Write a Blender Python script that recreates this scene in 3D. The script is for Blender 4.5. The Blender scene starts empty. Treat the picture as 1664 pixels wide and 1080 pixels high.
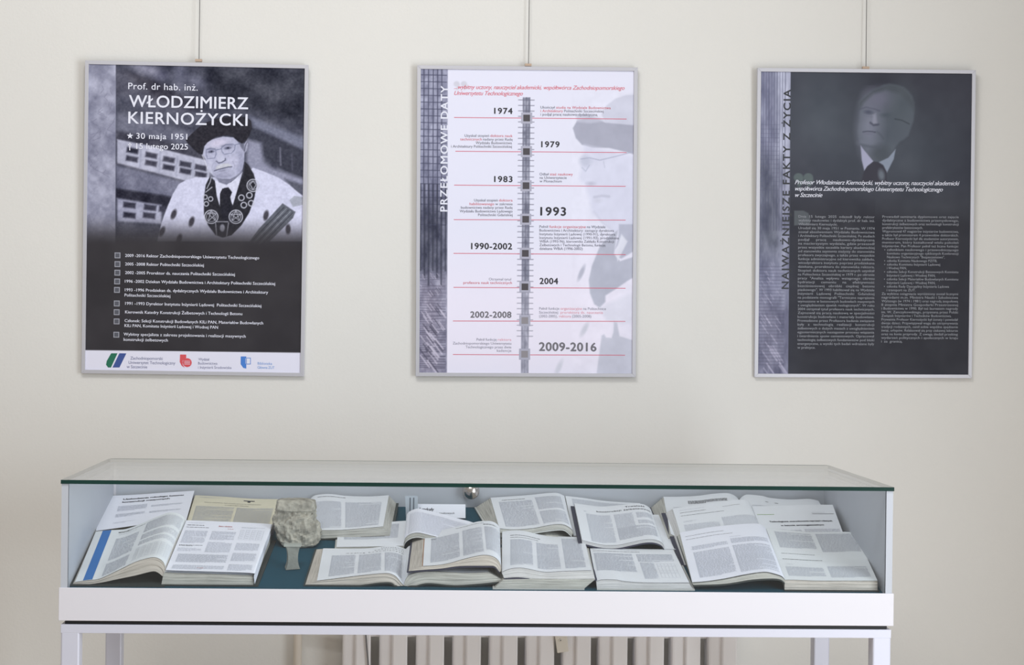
import bpy, math, random, unicodedata
import numpy as np
from mathutils import Matrix, Vector

random.seed(7)
RNG = np.random.RandomState(11)
S = bpy.context.scene
COL = S.collection

# ------------------------------------------------------------------ camera
cam = bpy.data.cameras.new('camera')
camo = bpy.data.objects.new('camera', cam)
COL.objects.link(camo)
MR = [[0.999466, 0.030592, -0.011516], [-0.030544, 0.999524, 0.004291], [0.011642, -0.003937, 0.999924]]
cam.lens = 62.3328
cam.sensor_width = 36
cam.shift_x = 0.04435
cam.shift_y = 0.00019
cam.clip_start = .05
_l = [-0.15096, -3.82179, 1.4901]
camo.matrix_world = Matrix(((MR[0][0], MR[0][2], -MR[0][1], _l[0]), (MR[1][0], MR[1][2], -MR[1][1], _l[1]),
                            (MR[2][0], MR[2][2], -MR[2][1], _l[2]), (0, 0, 0, 1)))
S.camera = camo

# ------------------------------------------------------------------ light
S.view_settings.view_transform = 'Standard'
S.view_settings.look = 'None'
S.view_settings.exposure = 0.0
S.view_settings.gamma = 1
S.view_settings.use_curve_mapping = False
W = bpy.data.worlds.new('hall_light')
S.world = W
W.use_nodes = True
W.node_tree.nodes['Background'].inputs[0].default_value = (1, .96, .92, 1)
W.node_tree.nodes['Background'].inputs[1].default_value = .38


def area(name, loc, target, sx, sy, power, col):
    l = bpy.data.lights.new(name, 'AREA')
    l.shape = 'RECTANGLE'; l.size = sx; l.size_y = sy; l.energy = power; l.color = col
    o = bpy.data.objects.new(name, l)
    COL.objects.link(o)
    o.location = loc
    o.rotation_euler = (Vector(target) - Vector(loc)).to_track_quat('-Z', 'Y').to_euler()
    return o


area('ceiling_light', (-.6, -1.6, 3.7), (-.5, 1.0, 1.0), 1.5, .9, 45, (1, .99, .985))
area('window_light', (2.0, -2.1, 1.35), (-2, -2.1, 1.25), 2.0, 2.5, 116, (.88, .94, 1))

# ------------------------------------------------------------------ helpers


def lin(c):
    c = np.asarray(c, float) / 255.
    return np.where(c <= .04045, c / 12.92, ((c + .055) / 1.055) ** 2.4)


def mat(name, rgb, rough=.6, metal=0, spec=.5, noise=0, nscale=60, bump=0, bscale=200, coat=0):
    m = bpy.data.materials.new(name)
    m.use_nodes = True
    nt = m.node_tree
    b = nt.nodes['Principled BSDF']
    r, g, bl = lin(rgb)
    b.inputs['Base Color'].default_value = (r, g, bl, 1)
    b.inputs['Roughness'].default_value = rough
    b.inputs['Metallic'].default_value = metal
    b.inputs['Specular IOR Level'].default_value = spec
    b.inputs['Coat Weight'].default_value = coat
    tc = nt.nodes.new('ShaderNodeTexCoord')
    if noise:
        n = nt.nodes.new('ShaderNodeTexNoise')
        n.inputs['Scale'].default_value = nscale
        n.inputs['Detail'].default_value = 6
        nt.links.new(tc.outputs['Object'], n.inputs['Vector'])
        mr = nt.nodes.new('ShaderNodeMapRange')
        mr.inputs[1].default_value = .3; mr.inputs[2].default_value = .7
        mr.inputs[3].default_value = 1 - noise; mr.inputs[4].default_value = 1 + noise
        nt.links.new(n.outputs['Fac'], mr.inputs[0])
        mx = nt.nodes.new('ShaderNodeVectorMath'); mx.operation = 'SCALE'
        mx.inputs[0].default_value = (r, g, bl)
        nt.links.new(mr.outputs[0], mx.inputs['Scale'])
        nt.links.new(mx.outputs[0], b.inputs['Base Color'])
    if bump:
        n2 = nt.nodes.new('ShaderNodeTexNoise')
        n2.inputs['Scale'].default_value = bscale
        n2.inputs['Detail'].default_value = 4
        nt.links.new(tc.outputs['Object'], n2.inputs['Vector'])
        bp = nt.nodes.new('ShaderNodeBump')
        bp.inputs['Strength'].default_value = bump
        bp.inputs['Distance'].default_value = .002
        nt.links.new(n2.outputs['Fac'], bp.inputs['Height'])
        nt.links.new(bp.outputs[0], b.inputs['Normal'])
    return m


def glass_mat():
    m = bpy.data.materials.new('clear_glass')
    m.use_nodes = True
    nt = m.node_tree
    nt.nodes.clear()
    out = nt.nodes.new('ShaderNodeOutputMaterial')
    mix = nt.nodes.new('ShaderNodeMixShader')
    tr = nt.nodes.new('ShaderNodeBsdfTransparent'); tr.inputs[0].default_value = (.975, .985, .985, 1)
    gl = nt.nodes.new('ShaderNodeBsdfGlossy'); gl.inputs['Roughness'].default_value = .01; gl.inputs['Color'].default_value = (1, 1, 1, 1)
    geo = nt.nodes.new('ShaderNodeNewGeometry')
    dot = nt.nodes.new('ShaderNodeVectorMath'); dot.operation = 'DOT_PRODUCT'
    nt.links.new(geo.outputs['Normal'], dot.inputs[0]); nt.links.new(geo.outputs['Incoming'], dot.inputs[1])

    def mth(op, a, b=None):
        n = nt.nodes.new('ShaderNodeMath'); n.operation = op
        for i, v in enumerate((a, b)):
            if v is None: continue
            if isinstance(v, (int, float)): n.inputs[i].default_value = v
            else: nt.links.new(v, n.inputs[i])
        return n.outputs[0]
    c = mth('ABSOLUTE', dot.outputs['Value'])
    f = mth('ADD', mth('MULTIPLY', mth('POWER', mth('SUBTRACT', 1, c), 5), .96), .04)
    nt.links.new(f, mix.inputs[0]); nt.links.new(tr.outputs[0], mix.inputs[1]); nt.links.new(gl.outputs[0], mix.inputs[2])
    nt.links.new(mix.outputs[0], out.inputs[0])
    return m


def print_mat(name, rough=.5, coat=0):
    """flat ink on paper: colour comes from the painted print, one value per point of the sheet"""
    m = bpy.data.materials.new(name)
    m.use_nodes = True
    nt = m.node_tree
    b = nt.nodes['Principled BSDF']
    a = nt.nodes.new('ShaderNodeVertexColor'); a.layer_name = 'ink'
    nt.links.new(a.outputs[0], b.inputs['Base Color'])
    b.inputs['Roughness'].default_value = rough
    b.inputs['Specular IOR Level'].default_value = .08
    return m


def edge_mat(name, rgb, dark):
    """cut paper edge: fine stripes along the leaves (UV y runs through the thickness)"""
    m = bpy.data.materials.new(name)
    m.use_nodes = True
    nt = m.node_tree
    b = nt.nodes['Principled BSDF']
    uv = nt.nodes.new('ShaderNodeUVMap')
    mp = nt.nodes.new('ShaderNodeMapping')
    mp.inputs['Scale'].default_value = (1.2, 26, 1)
    n = nt.nodes.new('ShaderNodeTexNoise')
    n.inputs['Scale'].default_value = 1.0; n.inputs['Detail'].default_value = 5; n.inputs['Roughness'].default_value = .7
    cr = nt.nodes.new('ShaderNodeValToRGB')
    a, c = lin(dark), lin(rgb)
    cr.color_ramp.elements[0].position = .34; cr.color_ramp.elements[0].color = (*a, 1)
    cr.color_ramp.elements[1].position = .58; cr.color_ramp.elements[1].color = (*c, 1)
    nt.links.new(uv.outputs[0], mp.inputs[0]); nt.links.new(mp.outputs[0], n.inputs['Vector'])
    nt.links.new(n.outputs['Fac'], cr.inputs[0]); nt.links.new(cr.outputs[0], b.inputs['Base Color'])
    b.inputs['Roughness'].default_value = .9
    return m


def link(name, me, parent=None, m=None, loc=None):
    o = bpy.data.objects.new(name, me)
    COL.objects.link(o)
    if m is not None and me is not None:
        for k in (m if isinstance(m, (list, tuple)) else [m]):
            me.materials.append(k)
    if parent: o.parent = parent
    if loc is not None: o.location = loc
    return o


def empty(name, loc):
    return link(name, None, None, None, loc)


def tag(o, label=None, cat=None, group=None, kind=None):
    if label: o['label'] = label
    if cat: o['category'] = cat
    if group: o['group'] = group
    if kind: o['kind'] = kind
    return o


class MB:
    def __init__(s): s.v = []; s.f = []; s.mi = []; s.uv = None

    def add(s, v, f, mi=0):
        n = len(s.v)
        s.v += [tuple(map(float, q)) for q in v]
        s.f += [tuple(i + n for i in q) for q in f]
        s.mi += [mi] * len(f) if isinstance(mi, int) else list(mi)
        return s

    def box(s, x0, x1, y0, y1, z0, z1, mi=0):
        v = [(x, y, z) for z in (z0, z1) for y in (y0, y1) for x in (x0, x1)]
        return s.add(v, [(0, 2, 3, 1), (4, 5, 7, 6), (0, 1, 5, 4), (2, 6, 7, 3), (0, 4, 6, 2), (1, 3, 7, 5)], mi)

    def prism(s, pts, z0, z1, mi=0):
        n = len(pts)
        v = [(x, y, z0) for x, y in pts] + [(x, y, z1) for x, y in pts]
        return s.add(v, [tuple(range(n))[::-1], tuple(range(n, 2 * n))] + [(i, (i + 1) % n, n + (i + 1) % n, n + i) for i in range(n)], mi)

    def tube(s, a, b, r, seg=12, r2=None):
        a, b = np.array(a, float), np.array(b, float)
        d = (b - a) / np.linalg.norm(b - a)
        u = np.cross(d, (0, 0, 1) if abs(d[2]) < .9 else (1, 0, 0)); u /= np.linalg.norm(u); w = np.cross(d, u)
        r2 = r if r2 is None else r2
        v = []
        for c, q in ((a, r), (b, r2)):
            for i in range(seg):
                t = 2 * math.pi * i / seg
                v.append(c + q * (math.cos(t) * u + math.sin(t) * w))
        return s.add(v, [tuple(range(seg)), tuple(range(2 * seg - 1, seg - 1, -1))] + [(i + seg, (i + 1) % seg + seg, (i + 1) % seg, i) for i in range(seg)])

    def mesh(s, name, off=(0, 0, 0), smooth=False):
        me = bpy.data.meshes.new(name)
        me.from_pydata([(x - off[0], y - off[1], z - off[2]) for x, y, z in s.v], [], s.f)
        me.polygons.foreach_set('material_index', s.mi)
        if smooth: me.polygons.foreach_set('use_smooth', [True] * len(s.f))
        me.update()
        return me

    def obj(s, name, m, parent=None, off=None, smooth=False, bevel=0):
        if off is None: off = tuple(parent.location) if parent and parent.parent is None else ((0, 0, 0) if parent is None else root_off(parent))
        o = link(name, s.mesh(name, off, smooth), parent, m)
        if bevel:
            b = o.modifiers.new('bevel', 'BEVEL'); b.width = bevel; b.segments = 2; b.limit_method = 'ANGLE'
        return o


def root_off(o):
    while o.parent: o = o.parent
    return tuple(o.location)


# ---- lettering: glyph outlines of the built-in font as flat meshes
_cu = bpy.data.curves.new('glyphs', 'FONT')
_cu.size = 1
_cu.resolution_u = 2
_to = bpy.data.objects.new('glyphs', _cu)


def glyphs(s, bold=0, sc=1, sw=1):
    """outline mesh of a line; dots, strokes and hooks of the Polish letters are added by hand"""
    base = {'Ż': 'Z', 'ż': 'z', 'ę': 'e', 'Ę': 'E', 'ą': 'a', 'Ą': 'A', 'ź': 'z', 'ś': 's', 'ć': 'c', 'ń': 'n', 'Ś': 'S'}
    s2 = ''.join(base.get(c, c) for c in s)
    _cu.body = s2; _cu.offset = 0; _cu.space_character = sc; _cu.space_word = sw
    _cu.resolution_u = 4 if len(s) < 30 else 2
    me = _to.to_mesh()
    n = len(me.vertices)
    v = np.zeros(n * 3, np.float32); me.vertices.foreach_get('co', v); v = v.reshape(-1, 3)[:, :2].astype(float)
    f = [tuple(p.vertices) for p in me.polygons]
    _to.to_mesh_clear()
    extra = [(i, c) for i, c in enumerate(s) if c in base]
    if extra:
        vl = v.tolist()

        def adv(k):
            if k == 0: return 0.
            _cu.body = s2[:k] + '|'
            m2 = _to.to_mesh(); vv = np.zeros(len(m2.vertices) * 3, np.float32); m2.vertices.foreach_get('co', vv)
            r = float(vv.reshape(-1, 3)[:, 0].max()); _to.to_mesh_clear(); return r - BARW
        for i, c in extra:
            a, b = adv(i), adv(i + 1)
            n0 = len(vl)
            up = c.isupper()
            xc, yc = (a + b) / 2, .82 if up else .62
            if c in 'Żż':
                r = .052
                vl += [(xc + r * math.cos(t * math.pi / 4), yc + r * math.sin(t * math.pi / 4)) for t in range(8)]
                f.append(tuple(range(n0, n0 + 8)))
            elif c in 'ęĘąĄ':
                xh = b - .13 if c in 'ęĘ' else b - .07
                vl += [(xh - .02, .03), (xh + .05, .03), (xh + .0, -.07), (xh + .015, -.11), (xh + .07, -.10), (xh + .06, -.155), (xh - .03, -.16), (xh - .06, -.09)]
                f.append(tuple(range(n0, n0 + 8)))
            else:
                vl += [(xc - .06, yc - .06), (xc - .005, yc - .06), (xc + .09, yc + .07), (xc + .01, yc + .07)]
                f.append(tuple(range(n0, n0 + 4)))
        v = np.array(vl)
    v = np.hstack([v, np.zeros((len(v), 1))])
    if bold:
        n = len(v); vs, fs = [], []
        offs = [(-bold, 0), (bold, 0)] + ([(0, bold * .8), (0, -bold * .8)] if bold > .012 else [])
        for q, (dx, dy) in enumerate(offs):
            vs.append(v + (dx, dy, 6e-5 * q)); fs += [tuple(k + q * n for k in p) for p in f]
        v, f = np.vstack(vs), fs
    return v, f


_cu.body = '|'
_m = _to.to_mesh(); BARW = 0.0
_vv = np.zeros(len(_m.vertices) * 3, np.float32); _m.vertices.foreach_get('co', _vv); BARW = float(_vv.reshape(-1, 3)[:, 0].max()); _to.to_mesh_clear()
_h, _ = glyphs('H')
CAP = float(_h[:, 1].max())


def fit_text(s, width, cap, bold=0, shear=0, justify=False):
    """glyph mesh scaled to a cap height and an exact line width"""
    sy = cap / CAP
    v, f = glyphs(s, bold)
    w1 = (v[:, 0].max() - v[:, 0].min()) * sy
    r = width / w1
    if abs(r - 1) > .04 and len(s) > 3:
        if justify and ' ' in s and r > 1.3:
            v2, _ = glyphs(s, bold, sw=2.0)
            w2 = (v2[:, 0].max() - v2[:, 0].min()) * sy
            v, f = glyphs(s, bold, sw=1 + min((width / 1.22 - w1) / max(w2 - w1, 1e-6), 4.0))
        elif not justify:
            v2, _ = glyphs(s, bold, sc=1.3)
            w2 = (v2[:, 0].max() - v2[:, 0].min()) * sy
            t = (width / (1 + (r - 1) * .35) - w1) / max(w2 - w1, 1e-6)
            v, f = glyphs(s, bold, sc=1 + .3 * max(-.3, min(t, 2.2)))
    x0, x1 = v[:, 0].min(), v[:, 0].max()
    out = np.empty_like(v)
    out[:, 0] = (v[:, 0] - x0) / (x1 - x0) * width + shear * v[:, 1] * sy
    out[:, 1] = v[:, 1] * sy
    out[:, 2] = v[:, 2]
    return out, f


# ------------------------------------------------------------------ materials
M_wall = mat('painted_plaster', (222, 221, 217), .85, spec=.25, noise=.012, nscale=3, bump=.25, bscale=140)
M_floor = mat('brown_parquet', (206, 188, 166), .4, noise=.15, nscale=8)
M_white = mat('white_lacquer', (214, 213, 220), .38, spec=.4)
M_panel = mat('pale_grey_panel', (182, 187, 196), .5, spec=.4)
M_alu = mat('silver_powder_coat', (204, 206, 220), .34, metal=.1)
M_frame = mat('satin_aluminium', (194, 194, 201), .4, metal=.2)
M_black = mat('black_gap_board', (14, 14, 17), .6)
M_felt = mat('teal_felt', (28, 74, 92), .95, spec=.1, noise=.12, nscale=300, bump=.3, bscale=900)
M_glass = glass_mat()
M_gedge = mat('green_glass_edge', (10, 48, 42), .15, noise=.25, nscale=5)
M_rim = mat('grey_seal', (150, 152, 146), .5)
M_chrome = mat('satin_chrome', (205, 196, 190), .24, metal=1)
M_wire = mat('grey_steel_wire', (110, 108, 108), .5, metal=.4)
M_hook = mat('beige_hook', (184, 162, 142), .6)
M_poster = print_mat('poster_print', .65)
M_wht = mat('white_ink', (226, 228, 242), .5)
M_blk = mat('black_ink', (40, 38, 46), .5)
M_radi = mat('radiator_enamel', (243, 241, 242), .4)
M_pipe = mat('painted_pipe', (214, 206, 194), .6)
M_plast = mat('aged_white_plastic', (226, 220, 208), .5)
M_paper = mat('white_paper', (230, 234, 241), .75, spec=.2, noise=.012, nscale=20)
M_paperc = mat('coated_white_paper', (240, 243, 255), .55, spec=.35)
M_paperg = mat('greenish_white_paper', (228, 233, 237), .75, spec=.2)
M_cream = mat('cream_paper', (222, 217, 196), .8, spec=.15, noise=.03, nscale=30)
M_edge = edge_mat('cut_page_edges', (204, 204, 198), (136, 134, 128))
M_edgew = edge_mat('white_cut_page_edges', (216, 216, 218), (168, 168, 168))
M_edgec = edge_mat('yellowed_cut_page_edges', (212, 206, 198), (152, 145, 137))
M_ink = mat('page_ink', (203, 207, 217), .8)
M_inkb = mat('heavy_page_ink', (52, 54, 66), .8)
M_inkr = mat('red_page_ink', (196, 84, 84), .8)
M_inkg = mat('green_page_ink', (130, 168, 80), .8)
M_blue = mat('blue_page_stripe', (38, 112, 186), .6)
M_navy = mat('navy_cover', (40, 42, 66), .6)
M_dgrn = mat('dark_grey_cover', (44, 52, 52), .7)
M_wcov = mat('pale_cover', (196, 198, 196), .6)

# ------------------------------------------------------------------ the room
WY = 1.0526
tag(MB().box(-3.5, 3.6, WY, WY + .12, 0, 3.2).obj('wall_back', M_wall), 'pale warm white plastered wall behind the display case', kind='structure')
tag(MB().box(-3.5, 3.6, -5, WY, -.1, 0).obj('floor', M_floor), 'brown parquet floor', kind='structure')

# ------------------------------------------------------------------ display case
ZT, CD = 1.15, .60
BZ0, BSL = 0.9140, 0.21728


def bedz(y): return BZ0 + BSL * (y - .012)


case = tag(empty('display_case', (0, .3, 0)), 'long white glass-topped museum display case on a metal table frame', 'display case')
zt = ZT
g = MB()
x0, x1 = -.9, .9
g.box(x0, x1, 0, CD, zt - .0085, zt)
g.mi = [0, 0, 1, 1, 1, 1]
g.obj('glass_top', [M_glass, M_gedge], case)
ft = .919
g = MB().box(-.884, .884, .004, .009, ft - .01, zt - .0085)
g.mi = [1, 1, 0, 0, 1, 1]
g.obj('front_glass', [M_glass, M_gedge], case)
for sx in (-1, 1):
    MB().box(*sorted((sx * .8985, sx * .884)), .003, CD - .003, ft - .02, zt - .0085).obj('side_panel', M_panel, case)
MB().box(-.884, .884, CD - .014, CD - .002, .90, zt - .0085).obj('back_panel', M_panel, case)
MB().box(-.884, -.8785, CD - .018, CD - .0142, ft, zt - .009).obj('lit_gap_strip', M_white, case)  # white strip standing in for the lit gap at the left rear corner
v = [(sx * .884, y, bedz(y)) for y in (.0095, CD - .0145) for sx in (-1, 1)]
v += [(a, b, c - .006) for a, b, c in v]
MB().add(v, [(0, 1, 3, 2), (4, 6, 7, 5), (0, 4, 5, 1), (2, 3, 7, 6), (0, 2, 6, 4), (1, 5, 7, 3)]).obj('felt_bed', M_felt, case)
MB().prism([(x0 + .004, CD - .001), (x1 - .004, CD - .001), (x1 - .012, CD + .006), (x0 + .012, CD + .006)], zt - .0085, zt + .0005).obj('rear_seal', M_rim, case)
zb = (-0.1040,0.8482)[1]
zb = round(zb + .0, 4)
bx = MB()
bx.box(-.902, .902, 0, .0038, zb, ft)
bx.obj('front_fascia', M_white, case, bevel=.001)
for sx in (-1, 1):
    MB().box(*sorted((sx * .902, sx * .88)), .0039, CD, zb, ft - .0205).obj('side_fascia', M_white, case)
MB().box(-.8795, .8795, CD - .022, CD, zb, .8995).obj('rear_fascia', M_white, case)
MB().box(-.8795, .8795, .0225, CD - .0225, zb, zb + .015).obj('bottom_board', M_white, case)
MB().box(-.889, .889, .006, CD - .01, zb - .008, zb).obj('gap_board', M_black, case)
zr = zb - .008
rt = .0185
MB().box(-.897, .897, 0, .04, zr - rt, zr).obj('top_rail', M_alu, case, bevel=.0008)
MB().box(-.897, .897, CD - .04, CD, zr - rt, zr).obj('top_rail', M_alu, case, bevel=.0008)
for sx in (-1, 1):
    MB().box(*sorted((sx * .897, sx * .857)), .0405, CD - .0405, zr - rt, zr).obj('top_rail', M_alu, case, bevel=.0008)
for sx in (-1, 1):
    for yy in (0, CD - .04):
        MB().box(*sorted((sx * .8968, sx * .857)), yy + .0002, yy + .0398, 0.0, zr - rt + .003).obj('leg', M_alu, case, bevel=.0035)
# chrome ball lock on the back panel
kx, kz = (-0.0010,1.0810)
k = MB()
R0 = .0215
v, f = [], []
for i in range(13):
    th = math.pi * i / 12
    for j in range(24):
        ph = 2 * math.pi * j / 24
        v.append((kx + R0 * math.sin(th) * math.cos(ph), CD - .031 - R0 * .95 * math.cos(th), kz + R0 * math.sin(th) * math.sin(ph)))
for i in range(12):
    for j in range(24):
        f.append((i * 24 + j, i * 24 + (j + 1) % 24, (i + 1) * 24 + (j + 1) % 24, (i + 1) * 24 + j))
k.add(v, f)
ko = k.obj('lock_knob', M_chrome, case, smooth=True)
tag(ko, 'round chrome lock knob')
MB().tube((kx, CD - .028, kz), (kx, CD - .0142, kz), .009).obj('knob_neck', M_chrome, ko)
for dz in (.009, -.007):
    r = MB()
    pts = []
    cx_, cy_, cz_ = kx + .0135, CD - .048, kz + dz
    for j in range(12):
        a, b = 2 * math.pi * j / 12, 2 * math.pi * (j + 1) / 12
        r.tube((cx_ + .002 * math.cos(a), cy_, cz_ + .002 * math.sin(a)), (cx_ + .002 * math.cos(b), cy_, cz_ + .002 * math.sin(b)), .0006, 5)
    r.obj('reflection_ring', M_white, ko)  # white rings modelled in place of the two reflection spots on the knob

# ------------------------------------------------------------------ radiator, pipe, tag, cable
rad = tag(empty('radiator', (.2, .98, 0)), 'white ribbed sectional radiator on the wall under the display case', 'radiator')
rx0, rx1 = (-0.3298,0.6241)[0], (0.7380,0.6307)[0]
pitch = (rx1 - rx0 + .0225) / 11
sec = None
for i in range(11):
    xa = rx0 + i * pitch
    if sec is None:
        u = pitch / 60.
        prof = [(0, .975), (2 * u, .968), (5 * u, .966), (20 * u, .962), (22 * u, .951), (24 * u, .949), (44 * u, .949), (46 * u, .952), (46 * u, 1.03), (0, 1.03)]
        m = MB().prism([(x, y - .98) for x, y in prof], .10, .72)
        me = m.mesh('section')
        me.materials.append(M_radi)
        sec = me
    o = link('section', sec, rad)
    o.location = (xa - .2, 0, 0)
for z in (.16, .66):
    MB().tube((rx0 + .01, 1.0, z), (rx1 - .02, 1.0, z), .018).obj('header_pipe', M_radi, rad)
px0 = (-0.4535,0.5920)[0]
pipe = tag(empty('heating_pipe', (px0, 1.025, 0)), 'thin vertical heating pipe painted wall colour left of the radiator', 'pipe')
MB().tube((px0, 1.025, 0), (px0, 1.025, .66), .0115, 16).obj('riser', M_pipe, pipe, smooth=False)
MB().tube((px0, 1.025, .66), (rx0 + .005, 1.012, .66), .0105, 12).obj('branch', M_pipe, pipe)
MB().box(px0 - .014, px0 + .014, 1.038, WY, .3, .32).obj('pipe_clip', M_pipe, pipe)
# plastic tag hanging at the radiator
ta = (0.2414,0.6617)
tb = (0.2763,0.6620)
tc_ = (0.2495,0.6120)
td = (0.2793,0.6171)
tg = tag(empty('meter_tag', (ta[0], .945, tc_[1])), 'small pale plastic tag with a round screw hanging crooked on the radiator', 'tag')
dx, dz = tc_[0] - ta[0], tc_[1] - ta[1]
up = (ta[0] - dx * .4, ta[1] - dz * .4); up2 = (tb[0] - dx * .4, tb[1] - dz * .4)
poly = [tc_, td, up2, up]
m = MB(); n = 4
m.add([(x, .937, z) for x, z in poly] + [(x, .9485, z) for x, z in poly], [(0, 1, 2, 3), (7, 6, 5, 4)] + [(i, i + 4, (i + 1) % 4 + 4, (i + 1) % 4) for i in range(4)])
tgp = m.obj('tag_plate', M_plast, tg, bevel=.001)
sc_ = (0.2575,0.6467)
MB().tube((sc_[0], .9368, sc_[1]), (sc_[0], .935, sc_[1]), .0052, 16, .0046).obj('screw', M_plast, tg)
MB().tube((sc_[0], .9349, sc_[1]), (sc_[0], .9343, sc_[1]), .0018, 10).obj('screw_socket', M_wire, tg)
ca, cb = (-0.2664,0.6519), (-0.2580,0.5675)
c3 = (cb[0] + (cb[0] - ca[0]) * 6, .06)
MB().tube((ca[0] - .01, .95, ca[1] + .06), (ca[0], .942, ca[1]), .0022, 8).tube((ca[0], .942, ca[1]), (cb[0], .942, cb[1]), .0022, 8).tube((cb[0], .942, cb[1]), (c3[0], .942, .004), .0022, 8)
cab = MB().tube((ca[0] - .004, .942, ca[1] + .05), (cb[0], .942, cb[1]), .0022, 8).tube((cb[0], .942, cb[1]), (cb[0] + .02, .942, .004), .0022, 8)
tag(cab.obj('cable', M_wire), 'thin grey cable hanging down in front of the radiator near its left end', 'cable')

# ------------------------------------------------------------------ print painting (flat pictures on the posters)


class Canvas:
    def __init__(s, x0, x1, z0, z1, res, col):
        s.nx = int(round((x1 - x0) / res)) + 1; s.nz = int(round((z1 - z0) / res)) + 1
        s.X = np.linspace(x0, x1, s.nx); s.Z = np.linspace(z0, z1, s.nz)
        s.a = np.zeros((s.nz, s.nx, 3)); s.a[:] = col
        s.px = .00166

    def _win(s, pts, pad):
        p = np.array(pts)
        i0, i1 = np.searchsorted(s.X, [p[:, 0].min() - pad, p[:, 0].max() + pad])
        j0, j1 = np.searchsorted(s.Z, [p[:, 1].min() - pad, p[:, 1].max() + pad])
        return slice(j0, j1), slice(i0, i1)

    def _blend(s, w, al, col):
        al = al[..., None]
        s.a[w] = s.a[w] * (1 - al) + np.array(col, float) * al

    def poly(s, pts, col, a=1, soft=1):
        soft = soft * s.px
        w = s._win(pts, soft)
        X, Z = np.meshgrid(s.X[w[1]], s.Z[w[0]])
        d2 = np.full(X.shape, 1e9); ins = np.zeros(X.shape, bool)
        n = len(pts)
        for i in range(n):
            (ax, az), (bx, bz) = pts[i], pts[(i + 1) % n]
            ex, ez = bx - ax, bz - az
            L = ex * ex + ez * ez + 1e-12
            t = np.clip(((X - ax) * ex + (Z - az) * ez) / L, 0, 1)
            d2 = np.minimum(d2, (X - ax - t * ex) ** 2 + (Z - az - t * ez) ** 2)
            if abs(ez) > 1e-9:
                c = ((az > Z) != (bz > Z)) & (X < (bx - ax) * (Z - az) / (bz - az) + ax)
                ins ^= c
        d = np.sqrt(d2); d[ins] *= -1
        s._blend(w, a * np.clip(.5 - d / soft, 0, 1), col)

    def ell(s, c, rx, rz, col, a=1, soft=1, rot=0):
        rx, rz, soft = rx * s.px, rz * s.px, soft * s.px
        R_ = max(rx, rz) + soft
        w = s._win([(c[0] - R_, c[1] - R_), (c[0] + R_, c[1] + R_)], 0)
        X, Z = np.meshgrid(s.X[w[1]] - c[0], s.Z[w[0]] - c[1])
        cr, sr = math.cos(rot), math.sin(rot)
        U, V = (X * cr + Z * sr) / rx, (-X * sr + Z * cr) / rz
        d = (np.sqrt(U * U + V * V) - 1) * min(rx, rz)
        s._blend(w, a * np.clip(.5 - d / soft, 0, 1), col)

    def line(s, pts, wd, col, a=1, soft=1, closed=False):
        wd, soft = wd * s.px / 2, soft * s.px
        w = s._win(pts, wd + soft)
        X, Z = np.meshgrid(s.X[w[1]], s.Z[w[0]])
        d2 = np.full(X.shape, 1e9)
        P_ = list(pts) + ([pts[0]] if closed else [])
        for (ax, az), (bx, bz) in zip(P_[:-1], P_[1:]):
            ex, ez = bx - ax, bz - az
            L = ex * ex + ez * ez + 1e-12
            t = np.clip(((X - ax) * ex + (Z - az) * ez) / L, 0, 1)
            d2 = np.minimum(d2, (X - ax - t * ex) ** 2 + (Z - az - t * ez) ** 2)
        s._blend(w, a * np.clip(.5 - (np.sqrt(d2) - wd) / soft, 0, 1), col)

    def ring(s, c, r, wd, col, a=1, n=20):
        r *= s.px
        s.line([(c[0] + r * math.cos(2 * math.pi * i / n), c[1] + r * math.sin(2 * math.pi * i / n)) for i in range(n)], wd, col, a, 1, True)

    def noise(s, pts, cell, amp, aniso=1, octs=3):
        """mottling inside a polygon"""
        w = s._win(pts, 0)
        h, wd = s.a[w].shape[:2]
        tot = np.zeros((h, wd))
        for o in range(octs):
            cs = cell / 2 ** o
            gh, gw = int(h / cs / aniso) + 3, int(wd / cs) + 3
            g_ = RNG.rand(gh, gw) - .5
            yy, xx = np.arange(h) / (cs * aniso), np.arange(wd) / cs
            yi, xi = yy.astype(int), xx.astype(int)
            fy, fx = (yy - yi)[:, None], (xx - xi)[None]
            fy = fy * fy * (3 - 2 * fy); fx = fx * fx * (3 - 2 * fx)
            n_ = (g_[yi][:, xi] * (1 - fy) * (1 - fx) + g_[yi + 1][:, xi] * fy * (1 - fx) + g_[yi][:, xi + 1] * (1 - fy) * fx + g_[yi + 1][:, xi + 1] * fy * fx)
            tot += n_ / 1.6 ** o
        keep = s.a.copy()
        s.a[w] = np.clip(s.a[w] + (tot * amp)[..., None], 0, 255)
        # limit to the polygon
        m = Canvas.__new__(Canvas); m.X, m.Z, m.px = s.X, s.Z, s.px; m.a = np.zeros(s.a.shape)
        m.poly(pts, (1, 1, 1))
        s.a = keep * (1 - m.a) + s.a * m.a

    def restore(s, saved, pts):
        m = Canvas.__new__(Canvas); m.X, m.Z, m.px = s.X, s.Z, s.px; m.a = np.zeros(s.a.shape)
        m.poly(pts, (1, 1, 1))
        s.a = s.a * (1 - m.a) + saved * m.a

    def fade(s, za, zb, col):
        """print fades to one ink downwards from za to zb"""
        t = np.clip((za - s.Z) / (za - zb), 0, 1); t = t * t * (3 - 2 * t)
        s.a = s.a * (1 - t[:, None, None]) + np.array(col, float) * t[:, None, None]


# ------------------------------------------------------------------ posters
FR = [[[-0.74678, 1.03263, 1.77216], [0.99999, 0.00255, -0.00403], [0.00403, -0.0146, 0.99999]], [[0.15932, 1.03263, 1.7771], [0.99998, 0.00235, 0.00636], [-0.00636, -0.00603, 0.99998]], [[1.09373, 1.03263, 1.78409], [0.99998, 0.00032, 0.00571], [-0.00571, -0.0187, 0.99998]]]
PW, PH = 0.6052, 0.8499


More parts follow.
